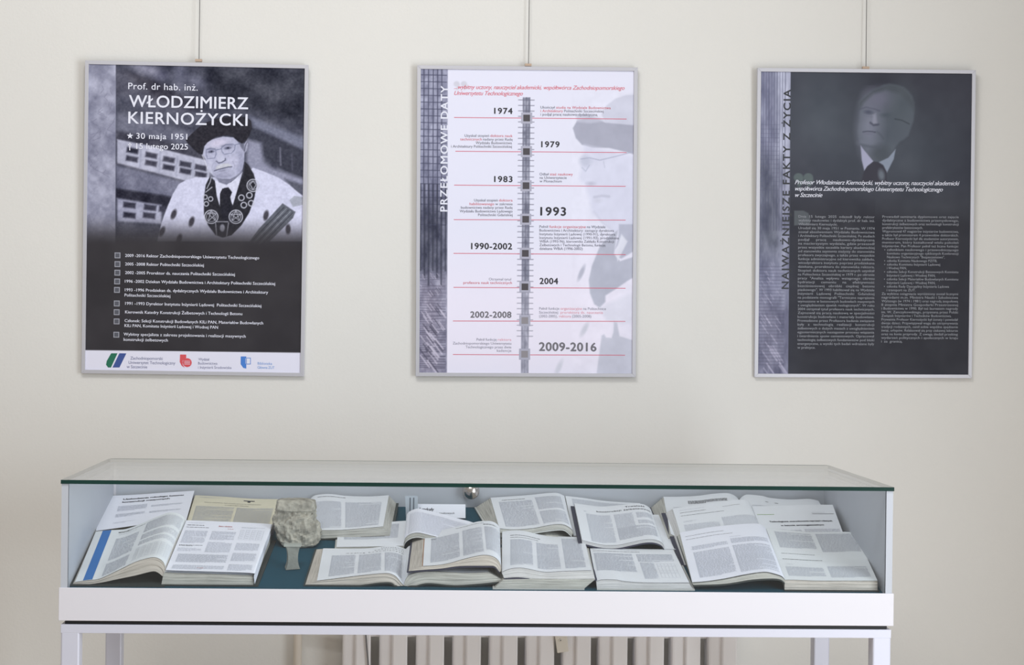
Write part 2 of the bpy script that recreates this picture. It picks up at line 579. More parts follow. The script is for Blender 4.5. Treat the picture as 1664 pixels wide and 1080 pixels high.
LINES = {'title_lettering', 'year_lettering', 'pale_year_lettering', 'red_script', 'white_script', 'side_lettering'}
SINGLES = {'bullet_frame', 'bullet_core', 'red_rule', 'node_frame', 'node_core', 'pale_node_core', 'green_emblem', 'blue_emblem', 'red_emblem', 'library_emblem', 'birth_star', 'death_cross'}


class Poster:
    """a hanging framed poster; X, Z are metres on the sheet from its centre"""

    def __init__(s, i, label):
        O, ex, ez = [np.array(q) for q in FR[i]]
        s.O, s.ex, s.ez = O, ex, ez
        n = np.cross(ez, ex); n /= np.linalg.norm(n)
        if n[1] > 0: n = -n
        s.n = n                                   # towards the room
        s.root = tag(empty('framed_poster', tuple(O)), label, 'poster', 'framed posters on the wall')
        w, h, b = PW / 2, PH / 2, .0100

        def rail(pts):
            # mitred rail: front faces with a small inner lip
            m = MB()
            v = [s.P(x, z, 0) for x, z in pts] + [s.P(x, z, -.013) for x, z in pts]
            m.add(v, [(0, 1, 2, 3), (7, 6, 5, 4)] + [(k, k + 4, (k + 1) % 4 + 4, (k + 1) % 4) for k in range(4)])
            m.obj('frame_rail', M_frame, s.root, bevel=.0005)
        rail([(-w, h), (w, h), (w - b, h - b), (-w + b, h - b)])
        rail([(-w + b, -h + b), (w - b, -h + b), (w, -h), (-w, -h)])
        rail([(-w, -h), (-w, h), (-w + b, h - b), (-w + b, -h + b)])
        rail([(w - b, -h + b), (w - b, h - b), (w, h), (w, -h)])
        m = MB()
        pts = [(-w + .004, -h + .004), (w - .004, -h + .004), (w - .004, h - .004), (-w + .004, h - .004)]
        m.add([s.P(x, z, -.0055) for x, z in pts] + [s.P(x, z, -.0125) for x, z in pts], [(0, 1, 2, 3), (7, 6, 5, 4)] + [(k, k + 4, (k + 1) % 4 + 4, (k + 1) % 4) for k in range(4)])
        m.obj('backing_board', M_rim, s.root)
        s.iw, s.ih = w - b, h - b

    def P(s, x, z, d):
        return tuple(s.O + x * s.ex + z * s.ez + d * s.n)

    def canvas(s, col, res=.00166):
        s.c = Canvas(-s.iw, s.iw, -s.ih, s.ih, res, col)
        return s.c

    def sheet(s):
        c = s.c
        X, Z = np.meshgrid(c.X, c.Z)
        V = X[..., None] * s.ex + Z[..., None] * s.ez + (-.004) * s.n
        nx, nz = c.nx, c.nz
        me = bpy.data.meshes.new('poster_sheet')
        idx = np.arange(nx * nz).reshape(nz, nx)
        q = np.stack([idx[:-1, :-1], idx[:-1, 1:], idx[1:, 1:], idx[1:, :-1]], -1).reshape(-1, 4)
        me.vertices.add(nx * nz); me.vertices.foreach_set('co', V.reshape(-1))
        me.loops.add(q.size); me.loops.foreach_set('vertex_index', q.reshape(-1))
        me.polygons.add(len(q)); me.polygons.foreach_set('loop_start', np.arange(len(q)) * 4); me.polygons.foreach_set('loop_total', np.full(len(q), 4))
        me.update(calc_edges=True)
        at = me.color_attributes.new('ink', 'FLOAT_COLOR', 'POINT')
        L = np.ones((nx * nz, 4)); L[:, :3] = lin(c.a.reshape(-1, 3))
        at.data.foreach_set('color', L.reshape(-1))
        s.sh = link('poster_sheet', me, s.root, M_poster)
        s.buf = {}

    def text(s, key, st, a, b, cap, bold=.0, shear=0, just=False):
        a, b = np.array(a), np.array(b)
        L = np.linalg.norm(b - a)
        e = (b - a) / L; u = np.array((-e[1], e[0]))
        v, f = fit_text(st, L, cap * .00166, bold, shear, just)
        P_ = np.hstack([a + v[:, :1] * e + v[:, 1:2] * u, v[:, 2:]])
        if key in LINES: key = (key, len(s.buf))
        m = s.buf.setdefault(key, MB())
        m.add([s.P(x, z, -.0036 + l) for x, z, l in P_], f)

    def shape(s, key, pts, d=-.0036):
        if key in SINGLES: key = (key, len(s.buf))
        m = s.buf.setdefault(key, MB())
        m.add([s.P(x, z, d) for x, z in pts], [tuple(range(len(pts)))])

    def finish(s, mats):
        for k, m in s.buf.items():
            n_ = k if isinstance(k, str) else k[0]
            o = m.obj(n_, mats[n_], s.sh)
            if isinstance(k, str): o['kind'] = 'stuff'


def hang(P_, i, p, top):
    """wire down from the picture rail with a hook on the frame"""
    x, z = p
    A = P_.P(x, z, -.006)
    w = tag(empty('hanging_wire', A), top, 'wire', 'picture hanging wires')
    MB().tube(A, (A[0], WY - .012, 3.1), .0011, 6).obj('wire', M_wire, w)
    MB().box(A[0] - .010, A[0] + .008, A[1] - .006, A[1] + .006, A[2] - .0005, A[2] + .006).obj('hook', M_hook, w)

def win(c, q, a, b, r):
    k = .00166
    P_ = [(x * k, z * k) for x, z in ((-a, -b), (a, -b), (a, b), (-a, b))]
    c.poly([(q[0] + x * math.cos(r) - z * math.sin(r), q[1] + x * math.sin(r) + z * math.cos(r)) for x, z in P_], (62, 62, 78), 1, 3.5)


# ===== left poster: portrait in beret
p1 = Poster(0, 'framed dark portrait poster of a man in a beret and ermine robe, white footer')
c = p1.canvas((74, 76, 92))
c.poly([(-0.2199,0.4232),(0.3006,0.4205),(0.3028,0.2665),(0.1021,0.2626),(-0.2189,0.3398)], (72, 74, 90), 1, 20)
c.poly([(-0.2197,0.4032),(-0.1162,0.3786),(0.0181,0.3028),(-0.0316,0.2767),(-0.2189,0.3398)], (58, 56, 68), .8, 14)
c.ell((-0.1332,0.4050), 26, 9, (150, 150, 172), .8, 14, -.3)
c.ell((-0.0464,0.3900), 10, 20, (140, 142, 165), .6, 14)
c.ell((-0.0029,0.3742), 14, 8, (120, 122, 144), .7, 12, -.4)
c.ell((-0.0963,0.3857), 12, 8, (125, 126, 150), .5, 10)
c.poly([(-0.2196,0.3982),(-0.2064,0.4035),(-0.1155,0.3252),(0.0182,0.2944),(0.1691,0.2555),(0.1693,0.2388),(0.0020,0.2606),(-0.2187,0.3231)], (94, 96, 114), .6, 14)
c.poly([(0.0166,0.4197),(0.3006,0.4205),(0.3030,0.2581),(0.1351,0.2967),(0.0511,0.3285)], (52, 54, 66), .95, 24)
c.poly([(-0.2182,0.2864),(-0.1147,0.2584),(0.0192,0.2242),(0.0028,0.1971),(-0.2176,0.2363)], (128, 130, 150), .65, 14)
c.poly([(-0.2176,0.2363),(-0.1142,0.2183),(0.0364,0.1810),(0.0367,0.1576),(-0.2173,0.2129)], (60, 60, 74), .9, 7)
c.poly([(-0.2140,0.2130),(-0.1306,0.1979),(0.0367,0.1592),(0.0377,0.0872),(-0.2132,0.1462)], (178, 180, 202), 1, 3)
c.line([(-0.2132,0.1462),(-0.0962,0.1183),(0.0377,0.0839)], 3, (70, 70, 84), .8, 4)
for q in [(-0.1720,0.1831),(-0.1734,0.1603),(-0.1209,0.1713),(-0.1216,0.1496),(-0.0734,0.1605),(-0.0736,0.1388),(-0.0282,0.1485),(-0.0280,0.1296),(0.0136,0.1404),(0.0139,0.1208)]:
    win(c, q, 9.5, 4.2, -.17)
c.line([(-0.1488,0.1942),(-0.1515,0.1373)], 3, (140, 144, 168), .5, 3)
c.line([(-0.0970,0.1818),(-0.0996,0.1249)], 3, (140, 144, 168), .5, 3)
c.line([(-0.0502,0.1693),(-0.0528,0.1157)], 3, (140, 144, 168), .5, 3)
c.line([(-0.0067,0.1601),(-0.0093,0.1031)], 3, (140, 144, 168), .5, 3)
c.poly([(-0.2165,0.1428),(-0.0962,0.1149),(0.0377,0.0839),(0.0383,0.0437),(-0.2157,0.0793)], (118, 120, 142), 1, 6)
c.poly([(-0.2157,0.0793),(-0.0788,0.0617),(-0.0286,0.0492),(-0.0449,0.0221),(-0.2154,0.0559)], (54, 54, 68), 1, 5)
c.poly([(-0.2120,0.0526),(-0.0918,0.0363),(-0.0912,-0.0156),(-0.2112,-0.0110)], (168, 170, 194), 1, 4)
for q in [(-0.1785,0.0348),(-0.1781,0.0072),(-0.1224,0.0291),(-0.1248,0.0073),(-0.0817,0.0248)]:
    win(c, q, 10, 4.5, -.1)
c.poly([(-0.2145,-0.0110),(-0.0911,-0.0189),(-0.0906,-0.0591),(-0.2139,-0.0612)], (96, 98, 116), 1, 8)
c.noise([(-0.2199,0.4232),(0.3006,0.4205),(0.3077,-0.0690),(-0.2137,-0.0780)], 26, 34)
# right hand building
c.poly([(0.1436,0.2835),(0.3001,0.2228),(0.3006,0.1893),(0.1557,0.2552)], (122, 126, 148), .9, 8)
c.poly([(0.1440,0.2550),(0.2972,0.1893),(0.2986,0.0987),(0.2039,0.1607),(0.1362,0.2130)], (62, 64, 78), 1, 5)
c.poly([(0.1395,0.2198),(0.1764,0.2104),(0.1838,0.1603),(0.2041,0.1439),(0.3017,0.1122),(0.3026,0.0484),(0.1713,0.0964),(0.1370,0.1594)], (150, 152, 176), .95, 8)
c.line([(0.2285,0.1980),(0.2308,0.1511)], 2, (140, 140, 160), .8, 3)
c.line([(0.2605,0.1819),(0.2628,0.1383)], 1.5, (100, 100, 120), .7, 3)
c.poly([(0.2414,0.1144),(0.2919,0.0986),(0.2924,0.0617),(0.2720,0.0781)], (76, 78, 92), .8, 5)
# ermine robe
robe = (208, 210, 236)
c.poly([(0.0373,0.1140),(0.0006,0.1134),(-0.0260,0.1062),(-0.0459,0.0941),(-0.0622,0.0653),(-0.0783,0.0249),(-0.0912,-0.0122),(-0.1022,-0.0627),(0.3041,-0.0557),(0.3024,0.0619),(0.2787,0.0782),(0.2550,0.0979),(0.2246,0.1175),(0.1875,0.1319),(0.1556,0.1430),(0.1308,0.1208)], robe, 1, 1.6)
c.noise([(-0.0293,0.1011),(0.2550,0.0979),(0.2892,0.0482),(0.2907,-0.0525),(-0.0906,-0.0591)], 12, 12)
# black stole
c.poly([(0.0389,0.1174),(0.0276,0.0938),(0.0231,0.0568),(0.0236,0.0133),(0.0357,-0.0167),(0.0561,-0.0432),(0.0763,-0.0495),(0.0996,-0.0424),(0.1260,-0.0151),(0.1473,0.0205),(0.1601,0.0593),(0.1663,0.0963),(0.1575,0.1263),(0.1438,0.1495),(0.1320,0.1593),(0.1274,0.1291),(0.0910,0.1016),(0.0575,0.1010)], (44, 44, 52), 1, 1.5)
# shirt and tie
c.poly([(0.0525,0.1059),(0.0709,0.0996),(0.0960,0.1017),(0.1273,0.1308),(0.1178,0.0954),(0.1018,0.0398),(0.0932,0.0581),(0.0845,0.0847),(0.0728,0.0845),(0.0663,0.0693),(0.0668,0.0358),(0.0580,0.0642)], (214, 216, 238), 1, 1)
c.poly([(0.0679,0.0744),(0.0778,0.0863),(0.0895,0.0882),(0.0997,0.0750),(0.0948,0.0615),(0.1037,0.0247),(0.0991,-0.0055),(0.0757,-0.0059),(0.0702,0.0275),(0.0765,0.0578)], (40, 40, 50), 1, 1)
# neck and face
c.poly([(0.0472,0.1243),(0.1286,0.1593),(0.1257,0.1291),(0.1042,0.1086),(0.0844,0.0948),(0.0642,0.1011)], (128, 130, 152), 1, 1.5)
face = [(0.0195,0.1974),(0.0294,0.2093),(0.0459,0.2180),(0.0726,0.2260),(0.1010,0.2241),(0.1162,0.2110),(0.1297,0.2028),(0.1316,0.1845),(0.1311,0.1593),(0.1272,0.1391),(0.1141,0.1221),(0.0942,0.1109),(0.0708,0.1113),(0.0490,0.1176),(0.0354,0.1307),(0.0310,0.1474),(0.0250,0.1640),(0.0164,0.1773)]
c.poly(face, (182, 184, 210), 1, 1.5)
c.ell((0.0594,0.2082), 14, 6, (210, 204, 228), .8, 8, .2)
c.ell((0.1203,0.1591), 5, 20, (148, 150, 178), .7, 8)
c.ell((0.0386,0.1408), 4, 12, (206, 208, 230), .6, 5)
c.ell((0.1035,0.1588), 9, 9, (200, 200, 226), .6, 8)
c.ell((0.0706,0.1213), 14, 5, (160, 162, 188), .8, 6, .15)
c.poly([(0.1128,0.2142),(0.1296,0.2079),(0.1316,0.1845),(0.1231,0.1960)], (110, 112, 132), .9, 2)
c.poly([(0.1296,0.2062),(0.1379,0.2164),(0.1413,0.2064),(0.1382,0.1896),(0.1317,0.1811)], (164, 166, 190), 1, 1.5)
c.line([(0.1316,0.1878),(0.1331,0.1996),(0.1379,0.2114)], 1.2, (80, 80, 98), .9)
c.line([(0.0165,0.1756),(0.0251,0.1573),(0.0320,0.1374)], 1.2, (226, 226, 242), .8)
# brows, eyes, glasses
c.line([(0.0296,0.1901),(0.0396,0.1936),(0.0513,0.1921)], 2, (126, 128, 152), .8, 2)
c.line([(0.0696,0.1992),(0.0812,0.2044),(0.0979,0.2031)], 2, (126, 128, 152), .8, 2)
c.ell((0.0397,0.1869), 7, 4, (150, 152, 178), .7, 4, .15)
c.ell((0.0863,0.1978), 8, 4, (150, 152, 178), .7, 4, .15)
c.ell((0.0414,0.1841), 4.8, 2.0, (96, 98, 122), .95, 1.6, .15)
c.ell((0.0863,0.1948), 5.2, 1.9, (96, 98, 122), .95, 1.6, .15)
c.ell((0.0624,0.1748), 3, 8, (206, 206, 230), .6, 4, -.25)
c.ell((0.0422,0.1848), 1.4, 1.4, (52, 54, 72), 1, 1)
c.ell((0.0868,0.1953), 1.4, 1.4, (52, 54, 72), 1, 1)
c.line([(0.0280,0.1892),(0.0380,0.1919),(0.0530,0.1905),(0.0548,0.1780),(0.0508,0.1670),(0.0316,0.1650),(0.0273,0.1775)], .9, (104, 110, 140), .9, 1, True)
c.line([(0.0688,0.1950),(0.0795,0.2036),(0.0996,0.2065),(0.1063,0.2024),(0.1048,0.1906),(0.0966,0.1813),(0.0766,0.1776),(0.0706,0.1850)], .9, (104, 110, 140), .9, 1, True)
c.line([(0.0547,0.1889),(0.0680,0.1925)], 1, (104, 110, 140), .9)
c.line([(0.1063,0.2041),(0.1229,0.2094)], .9, (104, 110, 140), .9)
# nose, moustache, mouth
c.poly([(0.0598,0.1848),(0.0647,0.1865),(0.0767,0.1683),(0.0801,0.1617),(0.0668,0.1548),(0.0568,0.1579)], (196, 198, 222), .8, 2.5)
c.line([(0.0559,0.1587),(0.0618,0.1538),(0.0702,0.1557),(0.0801,0.1617),(0.0800,0.1667)], 1.8, (86, 88, 112), .9, 1.5)
c.poly([(0.0537,0.1411),(0.0603,0.1479),(0.0752,0.1524),(0.0869,0.1535),(0.0970,0.1478),(0.0937,0.1452),(0.0737,0.1415),(0.0571,0.1345)], (206, 208, 216), .75, 2)
c.line([(0.0504,0.1322),(0.0604,0.1359),(0.0737,0.1395),(0.0871,0.1431),(0.0979,0.1443)], 1.5, (84, 86, 108), .95, 1.2)
c.line([(0.1002,0.1587),(0.1054,0.1488),(0.1038,0.1387)], 1.2, (150, 152, 178), .7, 2)
c.line([(0.0468,0.1510),(0.0436,0.1409),(0.0471,0.1293)], 1.2, (152, 154, 180), .6, 2)
c.line([(0.0573,0.1194),(0.0741,0.1155),(0.0940,0.1201)], 2, (146, 148, 174), .6, 3)
c.ell((0.0721,0.1331), 6, 1.6, (146, 148, 172), .8, 2, .2)
# beret
c.poly([(-0.0291,0.2149),(-0.0143,0.2302),(0.0055,0.2490),(0.0286,0.2645),(0.0552,0.2750),(0.1019,0.2827),(0.1353,0.2800),(0.1488,0.2702),(0.1516,0.2501),(0.1444,0.2299),(0.1362,0.2164),(0.1246,0.2078),(0.1128,0.2142),(0.1005,0.2257),(0.0842,0.2296),(0.0692,0.2278),(0.0559,0.2249),(0.0426,0.2179),(0.0310,0.2093),(0.0228,0.1991),(0.0181,0.1756),(0.0064,0.1787),(-0.0088,0.1918),(-0.0223,0.2050)], (46, 45, 54), 1, 1.4)
# chain of office
ch = (196, 198, 214)
for q, r in zip([(0.1563,0.0944),(0.1106,0.0081),(0.0438,0.0069)], (10, 11, 11)):
    c.ring(q, r, 1.5, ch); c.ring(q, r - 3, 1.1, ch, .8)
c.line([(0.1479,0.0976),(0.1561,0.1062),(0.1646,0.0963),(0.1564,0.0827)], 1.2, ch, .9, 1, True)
c.line([(0.1007,-0.0021),(0.1104,0.0249),(0.1208,-0.0018),(0.0972,0.0146),(0.1239,0.0150)], 1.1, ch, .9, 1, True)
c.line([(0.0336,0.0168),(0.0556,-0.0029),(0.0435,0.0253),(0.0356,-0.0050),(0.0570,0.0155)], 1.1, ch, .9, 1, True)
for q in [(0.1250,0.0603),(0.1466,0.0674),(0.1319,0.0403),(0.1519,0.0457)]:
    c.ring(q, 4.6, 1.6, ch)
for q in [(0.0264,0.0602),(0.0414,0.0555),(0.0299,0.0419)]:
    c.ring(q, 3.6, 1.4, ch)
c.line([(0.0310,0.0838),(0.0392,0.1007),(0.0423,0.1141)], 1.6, ch, .8); c.line([(0.0278,0.0737),(0.0444,0.0874)], 1.6, ch, .8)
c.line([(0.0557,-0.0096),(0.0595,-0.0465)], 1.6, ch, .7); c.line([(0.0908,-0.0090),(0.0863,-0.0460)], 1.6, ch, .7); c.line([(0.0590,-0.0062),(0.0891,-0.0057)], 1.6, ch, .7)
c.ell((0.0743,-0.0227), 4, 6, (170, 172, 190), .9, 2)
# ermine tails, hand, mace
for q, rr in zip([(-0.0582,0.0118),(-0.0095,-0.0074),(-0.0892,-0.0356),(-0.0423,-0.0549),(0.1926,0.0129),(0.2534,-0.0230)], (.35, .3, .4, .3, .2, 0)):
    c.ell(q, 4.2, 8.5, (64, 62, 72), .95, 2.5, -rr)
c.poly([(0.2556,0.0560),(0.2688,0.0680),(0.2957,0.0651),(0.2960,0.0450),(0.2659,0.0377)], (168, 172, 188), 1, 2)
c.poly([(0.2373,0.0473),(0.2728,0.0244),(0.2663,0.0075),(0.2003,-0.0608),(0.1467,-0.0617),(0.1730,-0.0244)], (98, 102, 114), 1, 1.5)
for t_ in range(5):
    a_ = [(0.2425,0.0373),(0.1567,-0.0548)][0]; b_ = [(0.2425,0.0373),(0.1567,-0.0548)][1]
    o_ = t_ * .0056
    c.line([(a_[0] + o_, a_[1] - o_ * .7), (b_[0] + o_, b_[1] - o_ * .7)], 1.4, (150, 154, 166) if t_ % 2 else (60, 62, 72), .8)
# concrete strip
c.poly([(-0.3165,0.4379),(-0.2201,0.4365),(-0.2154,-0.0780),(-0.3102,-0.0796)], (150, 152, 174), 1, 1)
c.noise([(-0.3165,0.4379),(-0.2209,0.4365),(-0.2162,-0.0780),(-0.3102,-0.0796)], 22, 46, 1, 5)
for k_ in range(26):
    x_, y_ = -.29 + RNG.rand() * .07, .36 - RNG.rand() * .44
    c.line([(x_, y_), (x_ + RNG.randn() * .008, y_ - .01), (x_ + RNG.randn() * .012, y_ - .02)], .8, (104, 104, 126), .5)
c.noise([(-0.2200,0.4315),(0.3003,0.4423),(0.3077,-0.0690),(-0.2137,-0.0780)], 3, 16, 1, 2)
c.fade((-0.0282,0.0174)[1], (-0.0269,-0.0781)[1], (58, 56, 60))
c.noise([(-0.3105,-0.0545),(0.3073,-0.0438),(0.3120,-0.3718),(-0.3066,-0.3811)], 60, 7)
c.poly([(-0.3068,-0.3620),(-0.0232,-0.3610),(0.3119,-0.3600),(0.3130,-0.4391),(-0.3058,-0.4482)], (228, 228, 244), 1, 1)
p1.sheet()
T = lambda *a, **k: p1.text('title_lettering', *a, **k)
T('Prof. dr hab. inż.', (-0.1858,0.3497), (0.0025,0.3492), 10.5, .006)
T('WŁODZIMIERZ', (-0.1835,0.3021), (0.1400,0.3018), 18.8, .014)
T('KIERNOŻYCKI', (-0.1846,0.2570), (0.1390,0.2566), 18.8, .014)
T('30 maja 1951', (-0.1624,0.2157), (-0.0241,0.2158), 9.3, .012)
T('15 lutego 2025', (-0.1621,0.1881), (-0.0221,0.1886), 9.3, .012)
cx_, cz_ = (-0.1792,0.2229)
p1.shape('birth_star', [(cx_ + (.0092 if k % 2 == 0 else .0038) * math.sin(k * math.pi / 5), cz_ + (.0092 if k % 2 == 0 else .0038) * math.cos(k * math.pi / 5)) for k in range(10)])
cx_, cz_ = (-0.1796,0.1945)
p1.shape('death_cross', [(cx_ - .0013, cz_ - .011), (cx_ + .0013, cz_ - .011), (cx_ + .0013, cz_ + .01), (cx_ - .0013, cz_ + .01)])
p1.shape('death_cross', [(cx_ - .005, cz_ + .003), (cx_ + .005, cz_ + .003), (cx_ + .005, cz_ + .0055), (cx_ - .005, cz_ + .0055)])
T = lambda *a, **k: p1.text('list_lettering', *a, **k)
for st, a, b in (
    ('2009 -2016 Rektor Zachodniopomorskiego Uniwersytetu Technologicznego', (-0.1884,-0.1063), (0.1758,-0.1066)),
    ('2005 -2008 Rektor Politechniki Szczecińskiej', (-0.1881,-0.1295), (0.0255,-0.1292)),
    ('2002 -2005 Prorektor ds. nauczania Politechniki Szczecińskiej', (-0.1878,-0.1529), (0.1103,-0.1530)),
    ('1996 -2002 Dziekan Wydziału Budownictwa i Architektury Politechniki Szczecińskiej', (-0.1883,-0.1764), (0.2203,-0.1764)),
    ('1993 -1996 Prodziekan ds. dydaktycznych Wydziału Budownictwa i Architektury', (-0.1880,-0.1998), (0.2014,-0.2002)),
    ('Politechniki Szczecińskiej', (-0.1887,-0.2141), (-0.0644,-0.2146)),
    ('1991 -1993 Dyrektor Instytutu Inżynierii Lądowej  Politechniki Szczecińskiej', (-0.1867,-0.2367), (0.1835,-0.2375)),
    ('Kierownik Katedry Konstrukcji Żelbetowych i Technologii Betonu', (-0.1865,-0.2602), (0.1319,-0.2601)),
    ('Członek: Sekcji Konstrukcji Budowlanych KILi PAN, Materiałów Budowlanych', (-0.1878,-0.2837), (0.1892,-0.2845)),
    ('KILi PAN, Komitetu Inżynierii Lądowej i Wodnej PAN', (-0.1877,-0.2971), (0.0663,-0.2981)),
    ('Wybitny specjalista z zakresu projektowania i realizacji masywnych', (-0.1899,-0.3206), (0.1419,-0.3213)),
    ('konstrukcji żelbetowych', (-0.1897,-0.3349), (-0.0695,-0.3355))):
    T(st, a, b, 4.8, .012)
for x_, z_ in [(-0.2091,-0.1025),(-0.2090,-0.1263),(-0.2090,-0.1496),(-0.2092,-0.1734),(-0.2094,-0.1965),(-0.2095,-0.2334),(-0.2095,-0.2572),(-0.2093,-0.2823),(-0.2096,-0.3186)]:
    for h_, k_ in ((.0078, 'bullet_frame'), (.0056, 'bullet_core')):
        p1.shape(k_, [(x_ - h_, z_ - h_), (x_ + h_, z_ - h_), (x_ + h_, z_ + h_), (x_ - h_, z_ + h_)], -.0037 if h_ > .006 else -.0034)
p1.shape('green_emblem', [(-0.2058,-0.3692),(-0.2230,-0.4082),(-0.2308,-0.4083),(-0.2364,-0.4010),(-0.2348,-0.3909),(-0.2228,-0.3694)])
p1.shape('blue_emblem', [(-0.1818,-0.3691),(-0.2001,-0.4078),(-0.2188,-0.4081),(-0.2006,-0.3691)])
p1.shape('red_emblem', [(-0.0193,-0.3700),(-0.0191,-0.3793),(-0.0287,-0.3870),(-0.0286,-0.3971),(-0.0226,-0.4062),(-0.0311,-0.4005),(-0.0365,-0.3905),(-0.0358,-0.3699)])
cx_, cz_ = (-0.0161,-0.3918)
p1.shape('red_emblem', [(cx_ + .0122 * math.cos(t * math.pi / 9), cz_ + .0122 * math.sin(t * math.pi / 9)) for t in range(18)], -.0035)
for dz_ in (-.004, 0, .004):
    p1.shape('emblem_lines', [(cx_ - .008, cz_ + dz_ - .0006), (cx_ + .008, cz_ + dz_ - .0006), (cx_ + .008, cz_ + dz_ + .0006), (cx_ - .008, cz_ + dz_ + .0006)], -.0033)
p1.shape('library_emblem', [(0.1443,-0.3726),(0.1448,-0.4057),(0.1364,-0.4038),(0.1295,-0.3940),(0.1292,-0.3728)])
p1.shape('library_emblem', [(0.1566,-0.3758),(0.1568,-0.3938),(0.1451,-0.3940),(0.1449,-0.3760)])
p1.shape('emblem_lines', [(0.1549,-0.3775),(0.1551,-0.3921),(0.1459,-0.3923),(0.1457,-0.3776)], -.0034)
p1.shape('emblem_lines', [(0.1432,-0.3777),(0.1434,-0.3923),(0.1424,-0.3923),(0.1422,-0.3777)], -.0034)
p1.text('footer_lettering', 'Zachodniopomorski', (-0.1707,-0.3857), (-0.0831,-0.3856), 4.8)
p1.text('footer_lettering', 'Uniwersytet Technologiczny', (-0.1756,-0.3976), (-0.0486,-0.3974), 4.8)
p1.text('footer_lettering', 'w Szczecinie', (-0.1804,-0.4091), (-0.1245,-0.4092), 4.8)
p1.text('footer_lettering', 'Wydział', (0.0139,-0.3855), (0.0440,-0.3855), 4.2)
p1.text('footer_lettering', 'Budownictwa', (0.0135,-0.3964), (0.0659,-0.3963), 4.2)
p1.text('footer_lettering', 'i Inżynierii Środowiska', (0.0134,-0.4075), (0.1046,-0.4072), 4.2)
p1.text('library_lettering', 'Biblioteka', (0.1756,-0.3945), (0.2150,-0.3944), 4.2)
p1.text('library_lettering', 'Główna ZUT', (0.1754,-0.4054), (0.2219,-0.4054), 4.2)
p1.finish({'birth_star': M_wht, 'death_cross': M_wht, 'title_lettering': M_wht, 'list_lettering': M_wht, 'bullet_frame': mat('bullet_grey', (158, 160, 172), .5), 'bullet_core': mat('bullet_dark', (84, 86, 96), .5),
           'green_emblem': mat('green_ink', (28, 110, 84), .5), 'blue_emblem': mat('blue_ink', (60, 84, 150), .5), 'red_emblem': mat('red_ink', (218, 84, 92), .5),
           'emblem_lines': M_wht, 'library_emblem': mat('sky_blue_ink', (70, 128, 210), .5), 'footer_lettering': mat('slate_ink', (112, 116, 150), .5),
           'library_lettering': mat('pale_blue_ink', (116, 160, 218), .5)})
hang(p1, 0, (0.0048,0.4287), 'thin steel wire holding the portrait poster with the white footer')

# ===== middle poster: timeline
p2 = Poster(1, 'framed white timeline poster with red lines and years beside a faint profile')
c = p2.canvas((227, 228, 245))
c.poly([(-0.3132,-0.1201),(0.3121,-0.1161),(0.3142,-0.4375),(-0.3116,-0.4401)], (236, 232, 248), 1, 120)
gh = (196, 199, 216)
c.poly([(0.2044,0.2950),(0.2161,0.3187),(0.2414,0.3392),(0.2718,0.3496),(0.3091,0.3517),(0.3097,0.2639),(0.2164,0.2715)], (206, 208, 226), 1, 3)
c.poly([(0.1368,0.2775),(0.1740,0.2897),(0.2164,0.2732),(0.3097,0.2656),(0.3102,0.1812),(0.2728,0.1927),(0.2253,0.2041),(0.1779,0.2037),(0.1507,0.2119),(0.1337,0.2303),(0.1251,0.2572)], (172, 174, 192), 1, 2.5)
c.poly([(0.1333,0.2944),(0.1739,0.2947),(0.2164,0.2783),(0.1741,0.2711),(0.1368,0.2742)], (198, 200, 218), .8, 4)
c.poly([(0.1575,0.2103),(0.3102,0.1812),(0.3115,-0.0181),(0.2437,-0.0321),(0.2096,0.0015),(0.1790,0.0266),(0.1720,0.0653),(0.1582,0.1023),(0.1412,0.1191),(0.1511,0.1529)], (216, 218, 238), 1, 8)
c.ell((0.1612,0.1665), 10, 9, (192, 196, 216), .8, 8)
c.line([(0.1476,0.1731),(0.1713,0.1767),(0.2001,0.1702),(0.2424,0.1806),(0.2932,0.1946)], 1.2, (168, 172, 196), .9, 2)
c.line([(0.1511,0.1495),(0.1613,0.1395),(0.1714,0.1564)], 1.4, (176, 182, 204), .8, 2)
c.line([(0.2103,0.1669),(0.2138,0.1500)], 1.2, (186, 190, 212), .8, 2)
c.ell((0.1751,0.1059), 7, 3, (186, 188, 208), .8, 4)
c.line([(0.1855,0.0688),(0.2058,0.0723),(0.2261,0.0708)], 3, (190, 192, 212), .9, 4)
c.ell((0.1957,0.0588), 6, 3, (204, 206, 224), .8, 5)
c.line([(0.1857,0.0283),(0.2096,-0.0019),(0.2607,-0.0387)], 2, (204, 206, 226), .8, 5)
c.poly([(0.2537,-0.0050),(0.2944,-0.0047),(0.3115,-0.0181),(0.3118,-0.0688),(0.2611,-0.0995),(0.2509,-0.0962),(0.2575,-0.0590),(0.2440,-0.0726),(0.2539,-0.0320)], (184, 187, 206), 1, 3)
c.poly([(0.2505,-0.0219),(0.2268,-0.0389),(0.2016,-0.0661),(0.1799,-0.1203),(0.1717,-0.1592),(0.1753,-0.1947),(0.1873,-0.2250),(0.2026,-0.2351),(0.2178,-0.2181),(0.2177,-0.2012),(0.2447,-0.1841),(0.2785,-0.1602),(0.3021,-0.1466),(0.3121,-0.1161),(0.3120,-0.0890),(0.2578,-0.1063),(0.2407,-0.0861)], (184, 187, 204), 1, 3)
c.poly([(0.2607,-0.0319),(0.2778,-0.0521),(0.2510,-0.1063),(0.2441,-0.0827)], (224, 226, 240), .9, 3)
c.ell((0.1512,-0.1391), 3.6, 13, (180, 182, 200), .9, 3, -.4)
c.ell((0.1606,-0.2944), 4, 12, (200, 202, 216), .8, 4, -.5)
c.ell((0.0901,-0.4012), 4, 14, (206, 208, 222), .8, 4, -.4)
c.poly([(0.2009,-0.2351),(0.2280,-0.2214),(0.2787,-0.1974),(0.3126,-0.1939),(0.3131,-0.2683),(0.2623,-0.2821),(0.2198,-0.2688)], (222, 222, 238), .9, 8)
